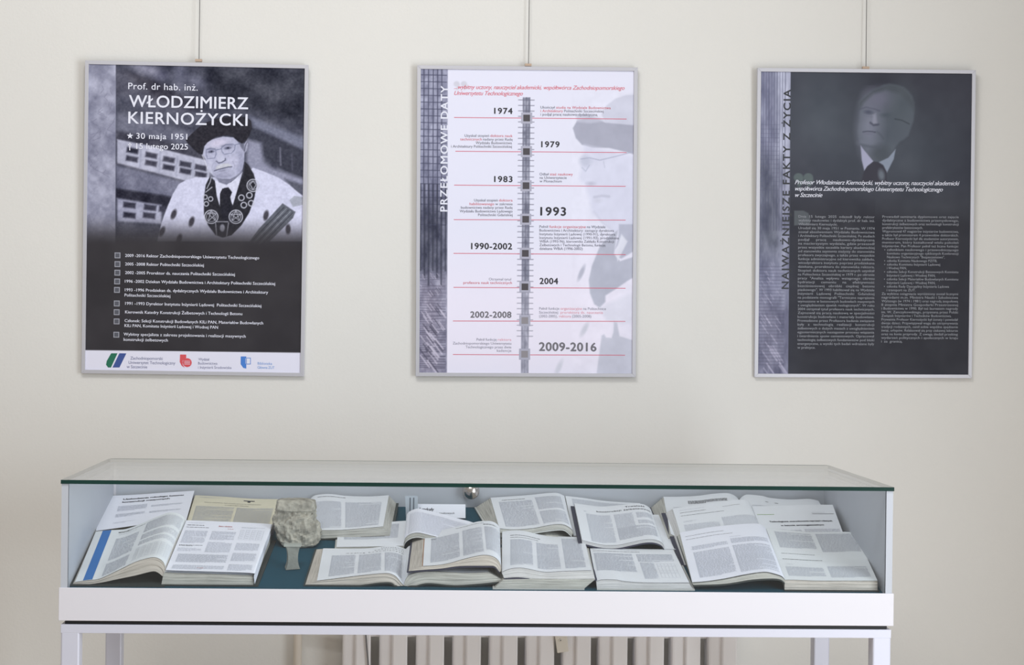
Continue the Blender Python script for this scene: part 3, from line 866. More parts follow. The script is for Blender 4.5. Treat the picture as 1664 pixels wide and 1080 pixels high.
c.poly([(0.2082,-0.3111),(0.2150,-0.3077),(0.2201,-0.3161),(0.2354,-0.3177),(0.2404,-0.3025),(0.2419,-0.2720),(0.2504,-0.2754),(0.2574,-0.3125),(0.2795,-0.3192),(0.3135,-0.3292),(0.3142,-0.4375),(0.1920,-0.4380),(0.1985,-0.3872)], (200, 202, 218), 1, 3)
c.noise([(0.1228,0.3549),(0.3091,0.3567),(0.3142,-0.4375),(0.1276,-0.4383)], 20, 7)
for k_, q in enumerate([(-0.1946,0.3754),(-0.1744,0.3756)]):
    c.ell(q, 5, 4.5, (208, 208, 222), 1, 2); c.ell((q[0] + .004, q[1] - .009), 2.4, 5, (208, 208, 222), .8, 2, -.4)
# rebar strip
keep = c.a.copy()
c.poly([(-0.3161,0.4347),(-0.2185,0.4340),(-0.2172,-0.4397),(-0.3116,-0.4401)], (150, 152, 176), 1, 1)
c.poly([(-0.3147,0.1743),(-0.2170,0.1499),(-0.2163,0.0152),(-0.3141,0.0482)], (128, 130, 154), .8, 30)
c.poly([(-0.3141,0.0482),(-0.2171,0.0489),(-0.2170,-0.1532),(-0.3130,-0.1538)], (84, 86, 104), 1, 40)
c.poly([(-0.3130,-0.1622),(-0.2170,-0.1616),(-0.2172,-0.4397),(-0.3116,-0.4401)], (150, 146, 166), 1, 50)
c.noise([(-0.3161,0.4347),(-0.2185,0.4340),(-0.2172,-0.4397),(-0.3116,-0.4401)], 10, 40, 1.5, 4)
for k_, u_ in enumerate((.0000, .0125, .0255, .0375, .049)):
    a_ = (-0.2840,0.4149)
    c.line([(a_[0] + u_, .42), (a_[0] + u_ + .001, .0)], 1.7, (74, 76, 98), .85)
for k_ in range(23):
    z_ = (-0.2823,0.3998)[1] - k_ * .0186
    c.line([(-.31, z_), (-.222, z_ - .0012)], 1.5, (78, 80, 102), .85)
for k_ in range(7):
    x_ = -.292 + k_ * .0115
    c.line([(x_, .1), (x_ + .0005, -.135 - .02 * (k_ % 3))], 2.2, (52, 54, 68), .75, 2)
for k_ in range(42):
    z_ = -.13 - (k_ / 42) ** .8 * .275
    c.line([(-.30, z_), (-.222, z_ + .003 * RNG.randn())], .8 + 1.2 * k_ / 42, (92, 90, 110), .6)
for k_ in range(60):
    t_ = RNG.rand(); z_ = -.14 - t_ * .26; x_ = -.295 + RNG.rand() * .062
    L_ = .006 + .03 * t_
    c.line([(x_, z_), (x_ + L_ * .75, z_ - L_)], .7 + 2 * t_, (206, 200, 220) if RNG.rand() < .62 else (84, 82, 100), .7)
# restore the white beyond the strip edge
c.restore(keep, [(-0.2183,0.4525),(-0.0299,0.4544),(-0.0246,-0.4558),(-0.2164,-0.4566)])
# reinforcement column
c.poly([(-0.0132,0.3402),(0.0079,0.3404),(0.0073,-0.4185),(-0.0138,-0.4186)], (146, 148, 166), 1, 1)
c.noise([(-0.0132,0.3402),(0.0079,0.3404),(0.0073,-0.4185),(-0.0138,-0.4186)], 6, 50, 2)
c.line([(-0.0030,0.3403),(-0.0035,-0.4185)], 1.2, (96, 98, 116), .8)
c.line([(-0.0106,0.3402),(-0.0113,-0.4186)], .9, (110, 112, 130), .8); c.line([(0.0054,0.3403),(0.0051,-0.4185)], .9, (110, 112, 130), .8)
a_, b_ = (-0.0030,0.3335), (-0.0034,-0.3139)
for k_ in range(44):
    t_ = k_ / 43.
    x_, z_ = a_[0] + (b_[0] - a_[0]) * t_, a_[1] + (b_[1] - a_[1]) * t_
    c.line([(x_ - .0215, z_), (x_ + .0215, z_ - .0003)], 1.1, (104, 104, 122), .9)
c.poly([(-0.0262,-0.1857),(0.0178,-0.1855),(0.0192,-0.4252),(-0.0248,-0.4254)], (236, 232, 246), .35, 60)
p2.sheet()
for (a, b) in zip([(-0.2009,0.2837),(-0.1970,0.1913),(-0.1999,0.0987),(-0.2002,0.0042),(-0.2005,-0.0880),(-0.2000,-0.1812),(-0.2012,-0.2731),(-0.2007,-0.3651)], [(0.2731,0.2838),(0.2737,0.1917),(0.2717,0.0990),(0.2723,0.0063),(0.2729,-0.0883),(0.2732,-0.1809),(0.2733,-0.2719),(0.2730,-0.3649)]):
    p2.shape('red_rule', [(a[0], a[1] - .0009), (b[0], b[1] - .0009), (b[0], b[1] + .0009), (a[0], a[1] + .0009)], -.0038)
for k_, (x_, z_) in enumerate([(-0.0019,0.2839),(-0.0020,0.1921),(-0.0026,0.0986),(-0.0029,0.0067),(-0.0034,-0.0867),(-0.0039,-0.1785),(-0.0037,-0.2710),(-0.0038,-0.3633)]):
    for h_, key, d_ in ((.0152, 'node_frame', -.0036), (.0092, 'node_core' if k_ < 6 else 'pale_node_core', -.0034)):
        p2.shape(key, [(x_ - h_, z_ - h_), (x_ + h_, z_ - h_), (x_ + h_, z_ + h_), (x_ - h_, z_ + h_)], d_)
p2.text('side_lettering', 'PRZEŁOMOWE DATY', (-0.2180,0.0262), (-0.2178,0.3702), 11.6, .022)
p2.text('red_script', '...wybitny uczony, nauczyciel akademicki, współtwórca Zachodniopomorskiego', (-0.2013,0.3619), (0.2658,0.3634), 6.6, .006, .35)
p2.text('red_script', 'Uniwersytetu Technologicznego', (-0.2020,0.3451), (-0.0140,0.3455), 6.6, .006, .35)
Y = lambda *a, **k: p2.text('year_lettering', *a, **k)
Y('1974', (-0.0914,0.2950), (-0.0407,0.2950), 9.4, .03)
Y('1979', (0.0383,0.2047), (0.0890,0.2046), 9.4, .03)
Y('1983', (-0.0903,0.1083), (-0.0397,0.1084), 9.4, .03)
Y('1993', (0.0369,0.0178), (0.1079,0.0176), 13.4, .03)
Y('1990-2002', (-0.1526,-0.0759), (-0.0396,-0.0758), 9.8, .03)
Y('2004', (0.0360,-0.1702), (0.0874,-0.1702), 9.6, .03)
p2.text('pale_year_lettering', '2002-2008', (-0.1537,-0.2634), (-0.0406,-0.2634), 9.8, .03)
p2.text('pale_year_lettering', '2009-2016', (0.0354,-0.3535), (0.1941,-0.3541), 13.6, .03)
G_ = lambda s_, a, b, k='small_lettering': p2.text(k, s_, a, b, 4.2, .008)
R_, PL = 'red_lettering', 'pale_lettering'
for row in (
    ('Ukończył', (0.0360,0.3103), (0.0757,0.3104)), ('studia na Wydziale Budownictwa', (0.0791,0.3104), (0.2289,0.3104), R_),
    ('i Architektury', (0.0361,0.3005), (0.0977,0.3008), R_), ('Politechniki Szczecińskiej', (0.1011,0.3008), (0.2094,0.3011)),
    ('i podjął pracę naukowo-dydaktyczną', (0.0361,0.2911), (0.1926,0.2915)),
    ('Uzyskał stopień', (-0.1719,0.2310), (-0.1045,0.2313)), ('doktora nauk', (-0.1011,0.2313), (-0.0404,0.2315), R_),
    ('technicznych', (-0.1837,0.2210), (-0.1247,0.2213), R_), ('nadany przez Radę', (-0.1213,0.2214), (-0.0403,0.2216)),
    ('Wydziału Budownictwa', (-0.1415,0.2114), (-0.0420,0.2119)), ('i Architektury Politechniki Szczecińskiej', (-0.2088,0.2014), (-0.0419,0.2020)),
    ('Odbył', (0.0345,0.1273), (0.0599,0.1274)), ('staż naukowy', (0.0633,0.1274), (0.1259,0.1276), R_),
    ('na Uniwersytecie', (0.0346,0.1177), (0.1090,0.1180)), ('w Monachium', (0.0347,0.1081), (0.0955,0.1083)),
    ('Uzyskał stopień', (-0.1448,0.0545), (-0.0799,0.0548)), ('doktora', (-0.0765,0.0548), (-0.0394,0.0550), R_),
    ('habilitowanego', (-0.1574,0.0443), (-0.0900,0.0446), R_), ('w zakresie', (-0.0866,0.0447), (-0.0393,0.0448)),
    ('budownictwa nadany przez Radę', (-0.1810,0.0344), (-0.0393,0.0349)), ('Wydziału Budownictwa Lądowego', (-0.1843,0.0242), (-0.0392,0.0250)),
    ('Politechniki Gdańskiej', (-0.1337,0.0145), (-0.0391,0.0148)),
    ('Pełnił', (0.0349,-0.0167), (0.0591,-0.0165)), ('funkcje organizacyjne', (0.0624,-0.0165), (0.1623,-0.0163), R_), ('na Wydziale', (0.1657,-0.0162), (0.2165,-0.0162)),
    ('Budownictwa i Architektury: zastępcy dyrektora', (0.0349,-0.0268), (0.2403,-0.0262)),
    ('Instytutu Inżynierii Lądowej (1990-91), dyrektora', (0.0350,-0.0369), (0.2438,-0.0363)),
    ('Instytutu Inżynierii Lądowej (1991-93), prodziekana', (0.0351,-0.0470), (0.2540,-0.0463)),
    ('WBiA (1993-96), kierownika Zakładu Konstrukcji', (0.0351,-0.0570), (0.2405,-0.0562)),
    ('Żelbetowych i Technologii Betonu, funkcję', (0.0352,-0.0669), (0.2168,-0.0664)), ('dziekana WBiA (1996-2002)', (0.0352,-0.0767), (0.1542,-0.0764)),
    ('Otrzymał tytuł', (-0.1031,-0.1614), (-0.0415,-0.1614), PL), ('profesora nauk technicznych', (-0.1731,-0.1714), (-0.0398,-0.1711), R_),
    ('Pełnił funkcje', (0.0355,-0.2411), (0.0909,-0.2409), PL), ('organizacyjne', (0.0942,-0.2409), (0.1535,-0.2409), 'pale_red_lettering'), ('na Politechnice', (0.1569,-0.2409), (0.2196,-0.2409), PL),
    ('Szczecińskiej:', (0.0356,-0.2515), (0.0892,-0.2514), PL), ('prorektora ds. nauczania', (0.0943,-0.2514), (0.2112,-0.2512), 'pale_red_lettering'),
    ('(2002-2005),', (0.0357,-0.2620), (0.0859,-0.2619), PL), ('rektora', (0.0910,-0.2619), (0.1232,-0.2619), 'pale_red_lettering'), ('(2005-2008)', (0.1265,-0.2618), (0.1791,-0.2617), PL),
    ('Pełnił funkcję', (-0.1360,-0.3270), (-0.0811,-0.3269), PL), ('rektora', (-0.0777,-0.3269), (-0.0406,-0.3269), 'pale_red_lettering'),
    ('Zachodniopomorskiego Uniwersytetu', (-0.2012,-0.3375), (-0.0405,-0.3373), PL), ('Technologicznego przez dwie', (-0.1662,-0.3476), (-0.0404,-0.3475), PL),
    ('kadencje', (-0.0801,-0.3571), (-0.0404,-0.3571), PL)):
    G_(*row)
p2.finish({'red_rule': mat('red_rule_ink', (206, 84, 108), .5), 'node_frame': mat('node_grey', (172, 172, 190), .5), 'node_core': mat('node_dark', (70, 66, 72), .5),
           'pale_node_core': mat('node_pale', (142, 138, 144), .5), 'side_lettering': M_wht, 'red_script': mat('red_script_ink', (216, 96, 114), .5),
           'year_lettering': M_blk, 'pale_year_lettering': mat('grey_ink', (112, 110, 118), .5), 'small_lettering': mat('small_grey_ink', (104, 104, 120), .5),
           'red_lettering': mat('small_red_ink', (204, 84, 100), .5), 'pale_lettering': mat('pale_grey_ink', (150, 148, 164), .5),
           'pale_red_lettering': mat('pale_red_ink', (226, 158, 172), .5)})
hang(p2, 1, (0.0024,0.4265), 'thin steel wire holding the white timeline poster')

# ===== right poster: life facts
p3 = Poster(2, 'framed dark grey poster with a dim face and two columns of small text')
c = p3.canvas((66, 68, 78))
c.ell((-0.1160,0.2921), 60, 80, (86, 92, 102), .9, 90)
c.ell((0.1072,0.1927), 90, 70, (80, 86, 96), .8, 100)
c.poly([(-0.2105,0.0546),(0.3145,0.0589),(0.3210,-0.4344),(-0.2052,-0.4370)], (60, 61, 68), 1, 50)
c.ell((0.1946,0.0494), 60, 14, (80, 84, 92), .7, 40)
head = [(-0.0209,0.3352),(-0.0041,0.3523),(0.0196,0.3694),(0.0485,0.3824),(0.0656,0.3851),(0.0827,0.3827),(0.1015,0.3770),(0.1171,0.3653),(0.1275,0.3519),(0.1329,0.3317),(0.1340,0.3063),(0.1317,0.2843),(0.1251,0.2639),(0.1186,0.2436),(0.1067,0.2333),(0.0948,0.2264),(0.0847,0.2145),(0.0763,0.1992),(0.0595,0.1804),(0.0391,0.1684),(0.0254,0.1717),(0.0047,0.1918),(-0.0127,0.2153),(-0.0215,0.2355),(-0.0234,0.2558),(-0.0203,0.2795),(-0.0189,0.3065)]
c.poly(head, (92, 99, 110), 1, 4)
c.ell((0.0106,0.2680), 17, 42, (134, 138, 156), .85, 26)
c.ell((0.0404,0.3443), 22, 16, (122, 122, 142), .7, 22)
c.ell((0.0970,0.3279), 20, 30, (86, 94, 102), .6, 24)
c.ell((0.0422,0.1921), 16, 14, (80, 86, 94), .8, 14)
c.poly([(-0.0209,0.3352),(0.0196,0.3694),(0.0621,0.3851),(0.1050,0.3754),(0.1328,0.3368),(0.1331,0.3080),(0.1192,0.3315),(0.0915,0.3583),(0.0538,0.3681),(0.0198,0.3576),(-0.0073,0.3337),(-0.0190,0.3133)], (84, 90, 98), .8, 6)
c.line([(-0.0173,0.3150),(-0.0003,0.3202),(0.0237,0.3154),(0.0374,0.3105)], 1.6, (92, 94, 112), .8, 3)
c.ell((0.0067,0.3068), 7, 3.4, (86, 90, 108), .85, 4, -.1)
c.ell((0.0546,0.2988), 7, 3, (84, 92, 102), .8, 5)
c.line([(0.0804,0.2889),(0.0992,0.2857),(0.1199,0.2757)], 1.6, (64, 70, 78), .9, 2)
c.line([(-0.0068,0.2965),(0.0205,0.2934),(0.0273,0.3002)], 1, (110, 114, 132), .6, 2)
c.poly([(0.0187,0.3001),(0.0272,0.3036),(0.0310,0.2766),(0.0174,0.2731)], (150, 152, 170), .8, 4)
c.line([(0.0122,0.2781),(0.0208,0.2714),(0.0344,0.2732)], 2.6, (78, 80, 96), .9, 3)
c.line([(-0.0080,0.2526),(0.0039,0.2544),(0.0176,0.2536),(0.0262,0.2520)], 1.7, (78, 80, 96), .9, 2)
c.line([(0.0313,0.2529),(0.0416,0.2446),(0.0486,0.2345)], 2, (84, 90, 100), .5, 4)
c.ell((0.0057,0.2476), 7, 1.6, (112, 114, 134), .6, 3)
c.ell((-0.0059,0.2221), 9, 5, (124, 130, 146), .5, 6)
c.line([(-0.0127,0.2170),(0.0130,0.2122),(0.0420,0.2090)], 3, (90, 96, 108), .8, 5)
c.poly([(-0.0144,0.2153),(-0.0023,0.2002),(0.0220,0.1716),(0.0051,0.1580),(-0.0033,0.1460),(-0.0105,0.1747)], (168, 170, 196), 1, 2)
c.poly([(0.0831,0.2060),(0.0783,0.1789),(0.0666,0.1551),(0.0599,0.1415),(0.0495,0.1550),(0.0340,0.1684),(0.0629,0.1822)], (140, 150, 168), 1, 2)
c.poly([(0.0220,0.1716),(0.0357,0.1701),(0.0494,0.1617),(0.0582,0.1449),(0.0603,0.1144),(-0.0115,0.1138),(-0.0050,0.1409),(0.0051,0.1580)], (66, 66, 76), 1, 2)
c.ell((0.0446,0.1346), 5, 9, (118, 128, 140), .8, 5, .2)
c.noise([(-0.2145,0.4227),(0.3097,0.4214),(0.3210,-0.4344),(-0.2104,-0.4370)], 50, 8)
for q in [(-0.1857,0.1259),(-0.1584,0.1261)]:
    c.ell(q, 8, 7, (100, 112, 114), .9, 2); c.ell((q[0] + .006, q[1] - .014), 4, 8, (100, 112, 114), .8, 2, -.5)
c.poly([(-0.1967,0.0344),(-0.1711,0.0347),(-0.1574,0.0280),(-0.1521,0.0145),(-0.1536,-0.0041),(-0.1962,-0.0062)], (92, 97, 103), 1, 1.5)
# left strip
keep = c.a.copy()
c.poly([(-0.3132,0.4335),(-0.2103,0.4329),(-0.2087,-0.4370),(-0.3043,-0.4375)], (132, 135, 160), 1, 1)
c.poly([(-0.2503,0.4342),(-0.2103,0.4329),(-0.2086,0.0377),(-0.2468,0.1051)], (196, 200, 222), .85, 16)
c.poly([(-0.3107,0.1890),(-0.2509,0.1693),(-0.2105,0.0546),(-0.2089,-0.0977),(-0.3079,-0.0815)], (100, 104, 120), .95, 50)
c.poly([(-0.3067,-0.2000),(-0.2091,-0.2333),(-0.2087,-0.4370),(-0.3043,-0.4375)], (120, 120, 142), .8, 50)
c.poly([(-0.2349,0.1052),(-0.2060,0.1054),(-0.2074,-0.2333),(-0.2347,-0.2335)], (160, 163, 186), .8, 14)
c.noise([(-0.3132,0.4335),(-0.2103,0.4329),(-0.2087,-0.4370),(-0.3043,-0.4375)], 12, 38, 3, 4)
for k_ in range(9):
    x_ = -.285 + k_ * .0075
    c.line([(x_, .42), (x_ + .002, -.02)], 1 + (k_ % 3) * .4, (88, 90, 114), .6, 2)
for k_ in range(16):
    z_ = .27 - k_ * .012
    c.line([(-.3, z_), (-.24, z_)], .8, (96, 98, 122), .5)
for k_ in range(46):
    t_ = RNG.rand(); z_ = -.1 - t_ * .3; x_ = -.29 + RNG.rand() * .06; L_ = .006 + .028 * t_
    c.line([(x_, z_), (x_ + L_ * .7, z_ - L_)], .7 + 1.6 * t_, (186, 184, 208), .55)
for k_ in range(30):
    z_ = -.12 - k_ / 30 * .28
    c.line([(-.30, z_), (-.222, z_)], 1, (84, 84, 104), .5)
c.restore(keep, [(-0.2104,0.4514),(-0.0155,0.4535),(-0.0049,-0.4530),(-0.2081,-0.4540)])
p3.sheet()
p3.text('side_lettering', 'NAJWAŻNIEJSZE FAKTY Z ŻYCIA', (-0.2100,-0.1816), (-0.2098,0.3671), 11.4, .022)
W_ = lambda *a, **k: p3.text('white_script', *a, **k)
W_('Profesor Włodzimierz Kiernożycki, wybitny uczony, nauczyciel akademicki', (-0.1957,0.1072), (0.2590,0.1076), 7, .008, .35)
W_('współtwórca Zachodniopomorskiego Uniwersytetu Technologicznego', (-0.1973,0.0898), (0.2146,0.0903), 7, .008, .35)
W_('w Szczecinie', (-0.1971,0.0723), (-0.1203,0.0723), 7, .008, .35)
col1 = '''Dnia 15 lutego 2025 odszedł były rektor
wybitny naukowiec i dydaktyk prof. dr hab. inż.
Włodzimierz Kiernożycki.~
Urodził się 30 maja 1951 w Poznaniu. W 1974
został absolwentem Wydziału Budownictwa
i Architektury Politechniki Szczecińskiej. Po studiach
podjął pracę naukowo-dydaktyczną
na macierzystym wydziale, gdzie przeszedł
przez wszystkie szczeble kariery akademickiej
od stanowiska asystenta stażysty do stanowiska
profesora zwyczajnego, a także przez wszystkie
funkcje administracyjne od kierownika zakładu,
wicedyrektora instytutu poprzez prodziekana
dziekana, prorektora do stanowiska rektora.
Stopień doktora nauk technicznych uzyskał
na Politechnice Szczecińskiej w 1979 r. po obronie
pracy "Analiza wpływu wstępnego okresu
hydratacji cementu na efektywność
bezciśnieniowej obróbki cieplnej betonu
piaskowego". W 1993 habilitował się na Wydziale
Inżynierii Lądowej Politechniki Gdańskiej
na podstawie monografii "Termiczne naprężenia
wymuszone w betonowych budowlach masywnych
z uwzględnieniem zjawisk reologicznych". W roku
2004 otrzymał tytuł profesora nauk technicznych.
Zajmował się pracą naukową w specjalności
konstrukcje budowlane i materiały budowlane.
Prowadzone przez Profesora badania związane
były z technologią realizacji konstrukcji
żelbetowych o dużych masach z uwzględnieniem
egzotermicznych następstw procesu wiązania
i twardnienia spoiw cementowych. Opracował
technologię żelbetowych fundamentów pod bloki
energetyczne, a wyniki tych badań wdrażane były
w praktyce.~'''.split('\n')
col2 = '''Prowadził seminaria dyplomowe oraz zajęcia
dydaktyczne z budownictwa przemysłowego,
konstrukcji żelbetowych oraz technologii konstrukcji
prefabrykatów betonowych.~
Wypromował 47 magistrów inżynierów budownictwa,
a także był promotorem 4 przewodów doktorskich.
Profesor Kiernożycki był dla studentów autorytetem,
mentorem, który kształtował wielu pokoleń
inżynierów. Pan Profesor pełnił też liczne funkcje:
*członkiem naukowego i przewodniczącego
>komitetu organizacyjnego cyklicznych Konferencji
>Naukowo Technicznych "Bezpieczeństwo",~
*członka Komitetu Naukowego PZITB,~
*członka Komitetu Inżynierii Lądowej~
>i Wodnej PAN,~
*członka Sekcji Konstrukcji Betonowych Komitetu
>Inżynierii Lądowej i Wodnej PAN,~
*członka Sekcji Materiałów Budowlanych Komitetu
>Inżynierii Lądowej i Wodnej PAN,~
*członka Rady Dyscypliny Inżynieria Lądowa~
>i transport na ZUT.~
Za wybitne osiągnięcia wyróżniony został licznymi
nagrodami m.in. Ministra Nauki i Szkolnictwa
Wyższego (w 1974 i 1981) oraz nagrodą zespołową
II stopnia Ministra Gospodarki Przestrzennej
i Budownictwa w 1990. Był też laureatem nagrody
im. W. Zenczykowskiego, przyznaną przez Polski
Związek Inżynierów i Techników Budownictwa.~
Prywatnie Profesor Kiernożycki był żonaty i powiadał
dwoje dzieci. Przywiązywał wagę do utrzymywania
tradycji rodzinnych, cenił sobie wspólne spędzanie
świąt, urlopów. Relaksował się przy ciekawej lekturze
oraz na łonie przyrody. Z uwagą śledził przebieg
wydarzeń politycznych i społecznych w kraju
i za granicą.~'''.split('\n')


def column(lines, tl, tr, bl, br):
    tl, tr, bl, br = map(np.array, (tl, tr, bl, br))
    n = len(lines) - 1
    for i, s_ in enumerate(lines):
        a = tl + (bl - tl) * i / n; b = tr + (br - tr) * i / n
        ind = 0
        if s_[0] == '*':
            q = a + (b - a) * .035 + np.array((0, .003))
            p3.shape('body_lettering', [(q[0] + .0014 * math.cos(t), q[1] + .0014 * math.sin(t)) for t in (0, 1.05, 2.1, 3.14, 4.19, 5.24)])
        if s_[0] in '*>': a = a + (b - a) * .065; s_ = s_[1:]
        full = not s_.endswith('~')
        s_ = s_.rstrip('~')
        if not full: b = a + (b - a) * min(1, len(s_) / 47.)
        p3.text('body_lettering', s_, a, b, 4.0, .004, just=True)


column(col1, (-0.1845,0.0156), (0.0272,0.0155), (-0.1837,-0.3457), (0.0298,-0.3453))
column(col2, (0.0486,0.0167), (0.2610,0.0174), (0.0493,-0.3274), (0.2629,-0.3270))
p3.finish({'side_lettering': mat('charcoal_ink', (36, 38, 44), .5), 'white_script': M_wht, 'body_lettering': mat('ash_ink', (146, 149, 158), .5)})
hang(p3, 2, (-0.0015,0.4258), 'thin steel wire holding the dark grey poster with the dim face')

# ------------------------------------------------------------------ open books
NS = 44


def resample(pts, n=NS, smooth=True):
    """smooth curve through (x, h) points, evenly spaced along its length"""
    P_ = np.array(pts, float)
    if len(P_) > 2 and smooth:
        Q = np.vstack([2 * P_[0] - P_[1], P_, 2 * P_[-1] - P_[-2]])
        out = []
        for i in range(1, len(Q) - 2):
            p0, p1_, p2_, p3_ = Q[i - 1:i + 3]
            for t in np.linspace(0, 1, 10, endpoint=False):
                out.append(.5 * (2 * p1_ + (p2_ - p0) * t + (2 * p0 - 5 * p1_ + 4 * p2_ - p3_) * t * t + (3 * p1_ - p0 - 3 * p2_ + p3_) * t ** 3))
        out.append(Q[-2]); P_ = np.array(out)
    s_ = np.r_[0, np.cumsum(np.linalg.norm(np.diff(P_, axis=0), axis=1))]
    t = np.linspace(0, s_[-1], n)
    return np.stack([np.interp(t, s_, P_[:, 0]), np.interp(t, s_, P_[:, 1])], 1)


class Sheet:
    """a leaf stretched between a front edge curve (y = yf) and a back edge curve (y = yb) over the sloping bed"""

    def __init__(s, ft, bt, yf, yb, lift=0, smooth=True, sag=0):
        s.F, s.B, s.yf, s.yb, s.lift, s.sag = resample(ft, smooth=smooth), resample(bt, smooth=smooth), yf, yb, lift, sag

    def at(s, u, v, d=0):
        """u across 0..1, v from the head of the page (0) to its foot (1)"""
        k = np.clip(u, 0, 1) * (NS - 1)
        i = np.minimum(k.astype(int), NS - 2); t = (k - i)[:, None]
        F = s.F[i] * (1 - t) + s.F[i + 1] * t; B = s.B[i] * (1 - t) + s.B[i + 1] * t
        w = np.asarray(v)[:, None]
        q = B * (1 - w) + F * w
        y = s.yb * (1 - w[:, 0]) + s.yf * w[:, 0]
        z = bedz(y) + q[:, 1] + s.lift + d - s.sag * 4 * w[:, 0] * (1 - w[:, 0])
        return np.stack([q[:, 0], y, z], 1)

    def mesh(s, mb, nv=10, d=0, curl=0):
        U, V = np.meshgrid(np.linspace(0, 1, NS), np.linspace(0, 1, nv + 1))
        P_ = s.at(U.ravel(), V.ravel(), d)
        n = NS
        mb.add(P_, [(j * n + i, (j + 1) * n + i, (j + 1) * n + i + 1, j * n + i + 1) for j in range(nv) for i in range(n - 1)])


class PagePrint:
    """ink laid on a sheet: words as little bars, headlines as real lettering"""

    def __init__(s, sh, width, height):
        s.sh, s.w, s.h = sh, width, height
        s.b = {}

    def quads(s, key, Q, d=.0005):
        """Q: list of (u0, u1, v0, v1)"""
        if not len(Q): return
        Q = np.array(Q, float)
        u = Q[:, [0, 1, 1, 0]].ravel(); v = Q[:, [3, 3, 2, 2]].ravel()
        P_ = s.sh.at(u, v, d)
        m = s.b.setdefault(key, MB())
        m.add(P_, [(4 * i, 4 * i + 1, 4 * i + 2, 4 * i + 3) for i in range(len(Q))])

    def block(s, u0, u1, v0, v1, key='body_text', pitch=.0034, fill=.42, last=.6, thick=None):
        Q = []
        n = max(1, int((v1 - v0) * s.h / pitch))
        for i in range(n):
            v = v0 + (v1 - v0) * (i + .5) / n
            hh = (thick or pitch * fill) / s.h / 2
            x = u0
            end = u1 if i < n - 1 else u0 + (u1 - u0) * last
            if random.random() < .06: end = u0 + (u1 - u0) * random.uniform(.3, .9)
            while x < end - .008:
                L = random.uniform(.012, .05) * (.21 / s.w)
                e = min(end, x + L)
                # long words are cut so they follow the curl
                Q.append((x, e, v - hh, v + hh))
                x = e + .006 * (.21 / s.w)
        s.quads(key, Q)

    def bar(s, u0, u1, v0, v1, key, n=8):
        us = np.linspace(u0, u1, n + 1)
        vs = np.linspace(v0, v1, n + 1)
        s.quads(key, [(us[i], us[i + 1], vs[j], vs[j + 1]) for i in range(n) for j in range(n)], .0004)

    def head(s, st, u0, u1, v, cap, bold=.02, key='headline'):
        g_, f = fit_text(st, (u1 - u0) * s.w, cap, bold)
        u = u0 + g_[:, 0] / s.w; vv = v - g_[:, 1] / s.h
        m = s.b.setdefault(key, MB())
        q_ = s.sh.at(u, vv, .0006); q_[:, 2] += g_[:, 2]
        m.add(q_, f)

    def table(s, u0, u1, v0, v1, nc=4, nr=6, key='body_text'):
        t = .0007
        Q = [(u0 + (u1 - u0) * i / nc, u0 + (u1 - u0) * i / nc + t / s.w, v0, v1) for i in range(nc + 1)]
        for j in range(nr + 1):
            vv = v0 + (v1 - v0) * j / nr
            Q += [(u0 + (u1 - u0) * i / 10, u0 + (u1 - u0) * (i + 1) / 10, vv, vv + t / s.h) for i in range(10)]
        for i in range(nc):
            for j in range(nr):
                a = u0 + (u1 - u0) * (i + .2) / nc; vv = v0 + (v1 - v0) * (j + .35) / nr
                Q.append((a, a + (u1 - u0) / nc * .5, vv, vv + .0016 / s.h))
        s.quads(key, Q)

    def build(s, parent, mats=None):
        M_ = {'body_text': M_ink, 'headline': M_inkb, 'rules': M_inkb, 'red_text': M_inkr, 'green_text': M_inkg, 'blue_stripe': M_blue}
        for k, m in s.b.items():
            o = m.obj(k, M_[k], parent)
            if k != 'blue_stripe': o['kind'] = 'stuff'


